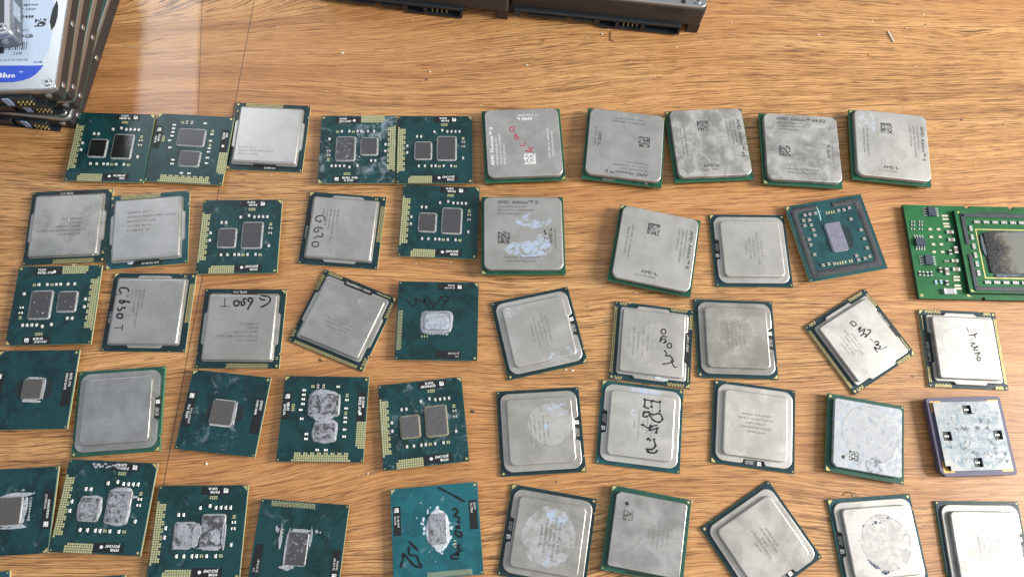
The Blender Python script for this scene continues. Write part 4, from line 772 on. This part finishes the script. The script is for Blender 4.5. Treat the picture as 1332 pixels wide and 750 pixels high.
# lid with four openings: outer ring cut from a grid of cells
lid = MB(); H = 15.2; wells = [(0,11.6),(-11.6,0),(11.8,0),(0,-11.8)]; ws = 2.0
xs = sorted({-H, H, -13.0, *[w_[0]-ws for w_ in wells], *[w_[0]+ws for w_ in wells]}); ys = sorted({-H, H, -13.0, *[w_[1]-ws for w_ in wells], *[w_[1]+ws for w_ in wells]})
z0, z1 = 4.53, 5.6
for i in range(len(xs)-1):
    for j in range(len(ys)-1):
        cx, cy = (xs[i]+xs[i+1])/2, (ys[j]+ys[j+1])/2
        if any(abs(cx-a) < ws and abs(cy-b) < ws for a, b in wells): continue
        if cx < -13 and cy < -13: lid.poly([(-13,-H),(-13,-13),(-H,-13)], z1); continue
        lid.quad(xs[i], xs[i+1], ys[j], ys[j+1], z1)
def walls(p, out=True):
    for a, b in zip(p, p[1:]+p[:1]): lid.add([(*a, z0), (*b, z0), (*b, z1), (*a, z1)], [(0,1,2,3)], 0)
walls([(-13,-H),(H,-H),(H,H),(-H,H),(-H,-13)])
for a, b in wells: walls([(a-ws,b-ws),(a-ws,b+ws),(a+ws,b+ws),(a+ws,b-ws)])
sp_ = link('heat_spreader', lid.mesh('lid', mt), t)
for a, b in wells:
    w_ = MB(); w_.quad(a-ws, a+ws, b-ws, b+ws, 4.535); o_ = link('dark_window', w_.mesh('well', BLACK), sp_)
    w_ = MB()
    for k in (-.75, 0, .75): w_.box(a+k-.25, a+k+.25, b-.45, b+.45, 4.54, 5.0, 0, bev=.05)
    link('capacitor_row', w_.mesh('caps', SILVER), o_)

# ---------------------------------------------------------------- long green board
t = thing('processor_board', 'long green circuit board running out of the right edge, holding a large burnt bare-die package', 'circuit board', (189.3, 174.9, 0), .105)
brd = [(0,0)]; W_, Hh = 130.0, 49.1
out = [(0,-Hh),(30.7,-Hh),(30.9,-Hh+1.2),(32.3,-Hh+1.2),(32.5,-Hh),(W_,-Hh),(W_,0),(56.5,0),(56.3,-1.1),(54.0,-1.1),(53.8,0),(34.0,0),(33.8,-1.1),(31.6,-1.1),(31.4,0),(0,0)]
link('board', MB().slab(out, 1.2, 3.0, .06, 1, 0, 1).mesh('board', [substrate_material('board', 1), plain('board_edge', (.02,.05,.025), .5)]), t)
sup = MB(); sup.box(3, W_-3, -46, -3, .02, 1.25); link('underside_socket', sup.mesh('under', BLACK), t)
link('hole_ring', MB().disc(1.6,-47.4,.75,3.012).mesh('ring', GOLD), t); link('corner_triangle', MB().poly([(24.0,-47.6),(25.8,-47.6),(24.0,-45.9)], 3.012).mesh('mark', GOLD), t)
mb = MB(); mb.disc(1.6,-47.4,.38,3.02); link('hole', mb.mesh('h', BLACK), t)
def ic(x, y, horiz=True):
    o = thing_part = link('driver_chip', MB().box(-1.9,1.9,-2.4,2.4,.25,1.5,0,bev=.15).mesh('ic', plain('blue_black_epoxy', (.035,.05,.075), .35)), t, (x, y, 3.0), 0 if horiz else math.pi/2)
    lg = MB()
    for k in range(4):
        yy = -1.9+k*1.27
        for s_ in (-1, 1): lg.box(*sorted((s_*1.9, s_*3.3)), yy-.22, yy+.22, .02, .3+.3, 0, bev=.08); lg.box(*sorted((s_*3.3, s_*3.9)), yy-.3, yy+.3, .02, .2)
    link('leads', lg.mesh('leads', SILVER), o)
ic(13.4,-3.8); ic(4.9,-20.2, False); ic(7.5,-29.6)
for x, y in [(3.4,-9.3),(7.3,-9.2),(3.1,-11.1),(7.0,-11.0),(2.7,-13.2),(6.6,-13.2)]: link('resistor', cap_mesh(1.9,1.0,.5,CHIPK), t, (x, y, 3.0), math.pi/2)
for x, y in [(2.3,-36.3),(4.2,-36.5),(6.1,-36.5),(8.0,-36.4)]: link('resistor', cap_mesh(2.2,1.1,.5,CHIPK), t, (x, y, 3.0))
PADM = plain('tinned_pads', (.72,.66,.50), .35, .5)
for x, y in [(11.5,-13.0),(15.7,-12.9),(11.3,-17.1),(15.8,-17.0),(11.7,-21.0),(15.7,-20.9),(11.3,-25.0),(15.6,-24.9)]:
    link('solder_pad', cached('spad', lambda: MB().box(-.95,.95,-.6,.6,0,.35,0,bev=.2).mesh('pad', PADM)), t, (x, y, 3.0))
for x, y in [(20.2,-5.6),(20.2,-7.4),(20.1,-9.9),(20.2,-11.4),(20.3,-37.8),(20.0,-39.4),(19.9,-42.2),(20.0,-43.7)]:
    link('solder_bar', cached('sbar', lambda: MB().box(-1.7,1.7,-.5,.5,0,.4,0,bev=.22).mesh('bar', PADM)), t, (x, y, 3.0))
for x, y, l, w, bm, ro in [(21.0,-14.5,3.4,1.8,CAPB,1),(21.0,-18.6,3.2,1.7,CAPB,1),(22.3,-23.9,3.6,1.9,CAPB,0),(19.2,-25.2,2.4,1.5,CHIPK,0),(20.7,-29.6,3.2,1.6,CAPB,1),(20.6,-34.0,3.6,1.9,CAPB,1),(15.8,-35.2,3.6,1.9,CAPB,0),(12.7,-34.5,2.4,1.4,CHIPK,0),(16.5,-29.9,2.0,1.0,CAPB,1)]:
    link('capacitor', cap_mesh(l, w, .9, bm, .3), t, (x, y, 3.0), math.pi/2*ro)
BLU = plain('blue_resistor', (.10,.35,.62), .4)
for x, y in [(9.5,-40.7),(12.0,-40.5)]: link('resistor', cap_mesh(1.9,1.2,.55,BLU), t, (x, y, 3.0))
link('capacitor', cap_mesh(2.4,1.5,.8,CHIPK), t, (14.8,-41.0,3.0)); link('tantalum_capacitor', cap_mesh(6.0,2.8,1.6,plain('grey_tantalum', (.35,.36,.36), .4),.25), t, (15.0,-45.5,3.0), math.pi/2)
pk = link('package', MB().slab([(24.2,-46.4),(100,-46.4),(100,-3.2),(24.2,-3.2)], 3.0, 5.0, .08, 1, 0, 1).mesh('pkg', [substrate_material('board', 2), plain('dark_board_edge', (.010,.018,.014), .5)]), t)
fr = MB(); GL = plain('blue_black_sealant', (.018,.024,.036), .5, 0, .35, .8, .3)
def bar(x0,x1,y0,y1,r=.9): link('glue_bead', MB().slab(rrect(x0,x1,y0,y1,r,4), 5.0, 5.5, .2).mesh('bead', GL), pk)
bar(26.6,98,-6.9,-4.9); bar(26.6,28.6,-21.5,-5.4); bar(26.6,28.6,-44.0,-26.5); bar(26.6,98,-45.2,-43.2)
link('printed_strip', MB().quad(36,52,-4.5,-3.9,5.012).mesh('s', BLACK), pk); link('printed_strip', MB().quad(40,60,-46.1,-45.6,5.012).mesh('s', BLACK), pk)
go = MB()
for x0,x1,y0,y1 in ((33.0,75,-13.6,-13.1),(33.0,75,-38.9,-38.4),(33.0,33.5,-38.4,-13.6),(74.5,75,-38.4,-13.6)): go.quad(x0,x1,y0,y1,5.015)
link('gold_border', go.mesh('g', GOLD), pk)
br = NT('burnt_die'); bo = br.obj(); bx, by, _ = br.sep(bo); bn = br.noise(bo, .14, 5, .6, .8); bf = br.noise(bo, .9, 5, .7)
kk = br.rng(br.math('ADD', bx, br.math('MULTIPLY', br.math('SUBTRACT', bn, .5), 22.0)), 35, 54)
bc = br.ramp(kk, [(0,(.014,.015,.018)),(.35,(.035,.036,.036)),(.55,(.085,.078,.055)),(.8,(.17,.17,.15))]); br.set(Base_Color=br.mix(br.rng(bf,.45,.65,0,.25), bc, (.07,.065,.055)), Roughness=br.rng(bf,.3,.7,.16,.36)); br.bump(bf, .25, .0003)
d_ = link('silicon_die', MB().slab(rrect(36.2,72,-36.2,-15.2,.4,2), 5.0, 5.75, .08).mesh('die', br.m), pk)
blob(pk, [irregular(54.5,-25.8,19.4,12.0,90,60,.015,6)], 5.0, .5, 90, (.045,.05,.06), 'sealant')
blob(pk, [irregular(44,-37.4,6.5,1.0,91,26,.2,2), irregular(35.0,-22,.7,6,92,22,.2,2.4), irregular(52,-15.0,7,.5,93,26,.2,2.4)], 5.3, .42, 93, (.12,.14,.17), 'paste_residue')
for x, y in [(34.4,-9.6),(39.1,-9.6),(43.6,-9.6),(48.1,-9.6),(52.6,-9.6),(57.1,-9.6),(33.7,-41.0),(38.2,-41.0),(42.8,-41.0),(47.4,-41.0),(52,-41.0)]:
    link('capacitor_array', cached('caparr', lambda: (lambda b: ([b.box(-1.4+k*.72,-1.0+k*.72,-.75,.75,0,.62,1) for k in range(4)], b.box(-1.5,1.5,-.55,.55,0,.6,0), b)[-1])(MB()).mesh('arr', [plain('grey_ceramic', (.16,.16,.15), .5), SILVER])), pk, (x, y, 5.0))
for x, y in [(30.6,-13.0),(30.4,-17.7),(30.3,-22.5),(30.2,-27.1),(30.1,-31.6),(30.0,-36.3)]:
    link('capacitor_array', CACHE['caparr'], pk, (x, y, 5.0), math.pi/2)
link('corner_triangle', MB().poly([(25.0,-45.8),(26.6,-45.8),(25.0,-44.3)], 5.012).mesh('m', GOLD), pk); link('corner_dot', MB().disc(26.2,-4.4,.5,5.012).mesh('m', GOLD), pk)

# ---------------------------------------------------------------- bare corners at the bottom edge
for (cx, cy, th, lab, kd) in ((-191.9, -39.0, .30, 'teal chip of which only one corner shows in the bottom left corner of the photo', 'tealb'), (-144.9, -35.7, .17, 'green chip barely peeking in below the pasted two-die chips at the bottom edge', 'lap')):
    h = 18.75; c, q = math.cos(th), math.sin(th)
    x = cx-(h*c-h*q); y = cy-(h*q+h*c)
    t = thing('processor', lab, 'processor', (x, y, 0), th, GROUP)
    substrate(t, kd, h, .02, 1.2, EDGE, 1, 0); corner_marks(t, h, 1.212, None, None, ('tr', 'tl', 'bl', 'br'))
    mb = MB(); mb.slab(lga_wing_outline(), 1.2, 2.25, .35, seg=2); mb.slab(rrect(-15.3, 15.3, -15.2, 15.4, 1.2, 4), 2.2, 3.7, .6, 0, seg=3)
    spreader(t, mb, plain('nickel_lid_plain', (.4,.4,.4), .4, .6))

# ---------------------------------------------------------------- hard drives
STEEL = NT('brushed_steel'); sn = STEEL.noise(STEEL.obj(scale=(.2,3,1)), 1, 4, .6); STEEL.set(Base_Color=STEEL.mix(sn, (.40,.41,.42), (.45,.46,.47)), Metallic=.9, Roughness=.30); STEEL = STEEL.m
CAST = plain('black_casting', (.022,.018,.018), .55, 0, .25, .8, .25)
CASTB = plain('brown_black_casting', (.030,.024,.021), .6, 0, .25, .8, .3)
PLAS = plain('black_plastic', (.014,.019,.024), .4, 0, .2, 1, .1)
PCB = plain('green_circuit_board', (.006,.10,.055), .4, 0, .2)
CLIP = plain('blue_grey_plastic', (.22,.28,.42), .5)
def screw(par, x, y, z, r=1.6, name='screw'):
    mb = MB(); mb.cyl(x, y, r, z, z+.6, 0, 14, .25); s_ = link(name, mb.mesh('screw', STEEL, 40), par)
    mb = MB()
    for k in range(3):
        a = k*math.pi/3; mb.box(x-r*.55, x+r*.55, y-.16, y+.16, z+.61, z+.64+k*.004, 0, a)
    link('screw_slot', mb.mesh('slot', BLACK), s_)
def side_screw(par, x, y, z, r=1.7, axis='x'):
    n = 14; mb = MB(); P = []
    for k, (d, rr) in enumerate(((-.8, r), (.45, r), (.7, r*.75))):
        for i in range(n):
            a = 2*math.pi*i/n
            P.append((x+d, y+rr*math.cos(a), z+rr*math.sin(a)) if axis == 'x' else (x+rr*math.cos(a), y-d, z+rr*math.sin(a)))
    mb.add(P, [(k*n+i, k*n+(i+1) % n, (k+1)*n+(i+1) % n, (k+1)*n+i) for k in range(2) for i in range(n)]+[[2*n+i for i in range(n)]])
    link('side_screw', mb.mesh('screw', STEEL, 40), par)
def small_drive(label, ox, oy, z, rz, body=CAST, lid=STEEL, front=True, pcb=True, lid_black=False, lw=0.0, H=9.5):
    """2.5 inch drive; origin at its right front corner, x runs left (negative), y away"""
    t = thing('hard_drive', label, 'hard drive', (ox, oy, z), math.radians(rz), 'stacked small hard drives')
    b = MB(); b.slab(rrect(-69.8, 0, 1.0, 100, 1.6, 4), .95 if pcb else (.02 if z < 1 else -.22), H-(2.1 if z < 1 else 3.1), .1); bd = link('body', b.mesh('body', body, 40), t)
    if pcb: link('circuit_board', MB().slab(rrect(-69.6, -.5, 1.6, 92, 1, 3), -.22, .9).mesh('pcb', PCB), t)
    l = MB(); l.slab(rrect(-70.0, .2, .8, 99.8, 3.0, 6), H-(2.2 if z < 1 else 3.2), H-.25, .5, 0); 
    cv = link('top_cover', l.mesh('cover', lid, 40), t)
    if front:
        f = MB(); f.box(-60, -30, -1.4, 1.6, 1.0, 5.2, 0, bev=.2); f.box(-28, -12.5, -1.0, 1.6, 1.0, 5.6, 0, bev=.2); f.box(-62, -8, -1.8, 1.2, .3, .95)
        link('connector', f.mesh('conn', PLAS), t)
        f = MB(); f.box(-24.6, -21.8, -1.6, -1.0, .9, 6.2, 0, bev=.1); link('clip', f.mesh('clip', CLIP), t)
        f = MB()
        for k in range(4): f.box(-19.0+k*1.9, -18.5+k*1.9, -1.9, 0, 1.3, 1.8); f.box(-19.0+k*1.9, -18.5+k*1.9, -1.9, 0, 3.2, 3.7)
        link('gold_pins', f.mesh('pins', GOLD), t)
    for yy in (6.5, 40, 92): side_screw(t, .1, yy, 3.9, 1.5)
    side_screw(t, -5.0, .9, 4.6, 1.5, 'y')
    screw(cv, -3.6, 4.6, H-.2, 2.0)
    return t, cv
d1, c1 = small_drive('lowest drive of the black and silver stack, its rounded cover corner sticking out in front', -224.6, 163.3, 0, 0.6, pcb=False)
d1.rotation_euler.z = math.radians(.6)
b = MB(); b.slab(rrect(-67.5, -2.2, 3.1, 97.5, 2.2, 5), 9.24, 9.34, .03); link('black_plate', b.mesh('plate', plain('gloss_black_plate', (.012,.013,.015), .18)), c1)
d2, c2 = small_drive('second drive from the bottom of the black and silver stack', -219.6, 169.0, 9.5, 6.0)
d3, c3 = small_drive('third drive from the bottom of the stack, just under the labelled one', -217.2, 168.0, 19.0, 8.8)
d4, c4 = small_drive('drive with a pale label and bright blue band lettered Blue', -215.0, 162.9, 28.5, 9.9)
zt = 9.5
lm = NT('paper_label'); ln_ = lm.noise(lm.obj(), .5, 4, .6); lm.set(Base_Color=lm.mix(ln_, (.42,.52,.68), (.48,.58,.73)), Roughness=.38); LABM = lm.m
lab = [(-60,15.0),(-26,14.2),(-10.6,13.6),(-8.2,15.6),(-6.0,19.0),(-5.0,23.0),(-4.9,31.0),(-6.6,33.2),(-7.1,36.5),(-6.6,41.0),(-5.9,44.5),(-6.6,49.5),(-6.2,96),(-60,96)]
lb = link('printed_label', MB().slab(lab, zt-.25, zt-.12, 0).mesh('label', LABM), c4)
link('blue_band', MB().slab([(-60,13.98),(-60,5.3),(-18.5,5.3),(-14.5,6.0),(-11.6,7.2),(-9.0,9.4),(-7.3,12.0),(-6.6,13.6),(-10.6,13.58),(-26,13.96)], zt-.25, zt-.12, 0).mesh('band', plain('blue_band', (.006,.055,.50), .35)), lb)
e = MB(); letters(e, [('Blue', -26.3, 7.6, 2.7, 'L', 1.2, .3), ('™', -17.0, 9.3, 1.5)], zt-.1, 0); link('lettering', e.mesh('l', WHITE), lb)
e = MB(); letters(e, [('SATA xpress', -13.4, 46.4, 1.6, 'R', 1.1, .15), ('power over', -14.0, 43.9, 1.6, 'R', 1.1, .15), ('WXA1A9322448', -14.4, 39.4, 1.8, 'R', 1.1, .2), ('R/N: 701659', -15.6, 32.2, 1.3, 'R', 1.1), ('500GB', -13.2, 28.6, 2.0, 'R', 1.1, .25), ('268', -16.9, 19.6, 1.7, 'R', 1.15), ('WD MODT-731489(B)', -13.6, 16.3, 1.1, 'R', 1.15)], zt-.1)
for k in range(12): e.quad(-26+k*.95, -26+k*.95+(.3 if k % 3 else .6), 22.2, 26.6, zt-.1)
r9 = random.Random(12)
for i in range(7):
    for j in range(6):
        if r9.random() < .58: e.quad(-13.4+i*.72, -13.4+(i+1)*.72, 34.6+j*.72, 34.6+(j+1)*.72, zt-.1)
link('lettering', e.mesh('l2', BLACK), lb)
e = MB(); letters(e, [('RoHS', -10.9, 14.9, 1.1, 'L', 1.0, .1)], zt-.1); link('lettering', e.mesh('l3', plain('blue_print', (.01,.06,.45), .5)), lb)
b = MB(); b.slab([(-5.4,32.5),(-4.2,35.0),(-3.6,40.0),(-4.0,46.0),(-5.0,49.0),(-6.2,44.0),(-6.6,37.0)], zt-.1, zt-.04, 0); link('vent_slot', b.mesh('slot', BLACK), c4)
b = MB(); b.slab(rrect(-69, -.6, 1.5, 4.9, 1.6, 4), zt-.25, zt-.16, .04); link('front_rim', b.mesh('rim', STEEL), c4)
# the piece standing on top at the very corner
d5, c5 = small_drive('dark grey drive topmost on the stack, cut off by the top left corner', -235.6, 183.0, 38.0, 18.0, body=plain('grey_metal', (.16,.18,.20), .35, .6), pcb=False)
b = MB(); b.slab(rrect(-66, -2.6, 4.2, 96, 2.4, 5), 9.24, 9.36, .04); link('black_plate', b.mesh('plate', plain('matt_dark_plate', (.04,.045,.05), .4)), c5)
for yy in (12, 30): 
    b = MB(); b.box(0, .35, yy, yy+8, 2.2, 7.6); link('side_plate', b.mesh('plate', plain('pale_plate', (.45,.50,.58), .3, .5)), d5)

def big_drive(label, x, y, rz, conn_right, extra_slot):
    """3.5 inch drive; origin at its left front corner"""
    t = thing('hard_drive', label, 'hard drive', (x, y, 0), math.radians(rz), 'hard drives at the top edge')
    b = MB(); W0, D0 = 101.6, 147.0
    b.slab(rrect(0, W0, 0, D0, 1.2, 3), 6.5, 18.4, .15); b.box(0, 3.5, 0, D0, .3, 6.6); b.box(W0-6, W0, 0, D0, .3, 6.6); b.box(3, W0-5.5, 4.5, D0-3, 1.2, 6.6)
    link('body', b.mesh('body', CASTB, 40), t)
    cv = link('top_cover', MB().slab(rrect(.5, W0-.4, .5, D0-.5, 3.2, 6), 18.35, 20.0, .45).mesh('cover', STEEL, 40), t)
    screw(cv, W0-5.2, 4.2, 20.0, 2.1); screw(cv, 5.2, 4.2, 20.0, 2.1)
    h_ = MB(); h_.disc(W0-12.5, 2.7, 1.3, 20.012, 0, 16); link('screw_hole', h_.mesh('h', BLACK), cv)
    xr = 91.5 if extra_slot else 77.5
    c_ = MB(); c_.box(2 if extra_slot else 4, xr, -2.0, 4.6, 5.1, 6.7, 0, bev=.3); c_.box(2 if extra_slot else 4, 5.5, -2.4, 4, 2.2, 5.2)
    c_.box(9.5, 30.5, -2.6, 4, 3.1, 4.1); c_.box(33.5, 44.5, -2.6, 4, 3.1, 4.1); c_.box(45.2, 48.2, -2.4, 4, 1.4, 5.2)
    c_.box(48, xr, -3.2, 4, 1.0, 1.8); c_.box(56.8, 58.4, -3.0, 4, 1.6, 5.2)
    if extra_slot: c_.box(70.5, 72.2, -3.0, 4, 1.6, 5.2)
    c_.box(xr-1.2, xr, -3.2, 4, 1.0, 5.2)
    link('connector', c_.mesh('conn', PLAS), t)
    p = MB()
    for k in range(4):
        for q in range(2): p.box(61.0+k*(2.54 if not extra_slot else 2.4), 61.5+k*(2.54 if not extra_slot else 2.4), -2.0, 1.0, 2.3+q*1.5, 2.8+q*1.5)
    link('gold_pins', p.mesh('pins', GOLD), t)
    if extra_slot:
        r_ = MB(); r_.box(W0-26, W0-11, -.06, .5, 13.2, 17.6); link('recess', r_.mesh('recess', PLAS), t)
    return t
big_drive('right hard drive at the top edge, with its silver metal cover showing', -18.4, 262.9, 1.0, True, True)
big_drive('black hard drive at the top edge, the left one showing only its connector side', -121.0, 258.4, .3, False, False)

# ---------------------------------------------------------------- crumbs, hairs and slivers on the floor
R = random.Random(21); mb = MB()
spots = [(150,273),(209,295),(199,284),(161,31),(188,237),(-56,221),(-57,216),(-103,226),(-6,232),(62,234),(94,284),(102,274),(32,257),(225,230),(247,230),(202,260),(-206,94),(-83,63),(-123,12),(32,72),(59,113),(-53,16),(-11,48),(29,72)]
spots += [(R.uniform(-150,250), R.uniform(195,290)) for _ in range(150)]+[(R.uniform(-230,240), R.uniform(-30,200)) for _ in range(110)]
for i, (x, y) in enumerate(spots):
    s_ = (R.uniform(.4,.8) if i < 24 else R.uniform(.12,.42)); pts = irregular(x, y, s_*R.uniform(.7,1.3), s_*R.uniform(.4,1), R.random(), 7, .25, 2)
    mb.slab(pts, .01, s_*.7, s_*.25, 0 if R.random() < .78 else 1, seg=1)
cr_ = link('crumbs', mb.mesh('crumbs', [plain('pale_grit', (.62,.56,.48), .7, 0, .2), plain('dark_grit', (.05,.045,.04), .6)])); cr_['kind'] = 'stuff'; cr_['label'] = 'pale and dark specks of grit scattered on the wooden floor'
def loose(name, label, cat, pts, r, mat):
    mb = MB(); mb.tube(pts, r); o = link(name, mb.mesh(name, mat, 60)); o['label'] = label; o['category'] = cat
loose('plastic_sliver', 'short white plastic sliver alone on the wood at the upper right', 'sliver', [(188.2,280.2,.5),(189.4,277.6,.55),(191.0,273.9,.5)], .36, plain('white_plastic', (.7,.68,.66), .5))
loose('hair_strand', 'thin dark hair curled above the white-smeared chip at the bottom right', 'hair', [(156,30.5,.2),(158.5,32.5,.7),(161,32,.9),(163,29.5,.5),(163.4,27.8,.2)], .12, BLACK)
loose('hair_strand', 'thin dark fibre on the floor right of the drive stack', 'hair', [(-214,213,.2),(-208,215.2,.4),(-203,219,.3),(-197,222.5,.2)], .10, plain('grey_fibre', (.3,.28,.26), .6))
loose('hair_strand', 'thin grey fibre between the two bottom right lidded chips', 'hair', [(200,27,.2),(201.5,29.5,.6),(203.5,30.5,.3),(203.8,33,.2)], .12, plain('grey_fibre', (.3,.28,.26), .6))
loose('wire_bit', 'tiny bent black wire below the connector of the right hard drive', 'wire', [(36.6,259.2,.3),(36.5,256,.3),(36.9,253.4,.3),(39,253,.3)], .16, BLACK)
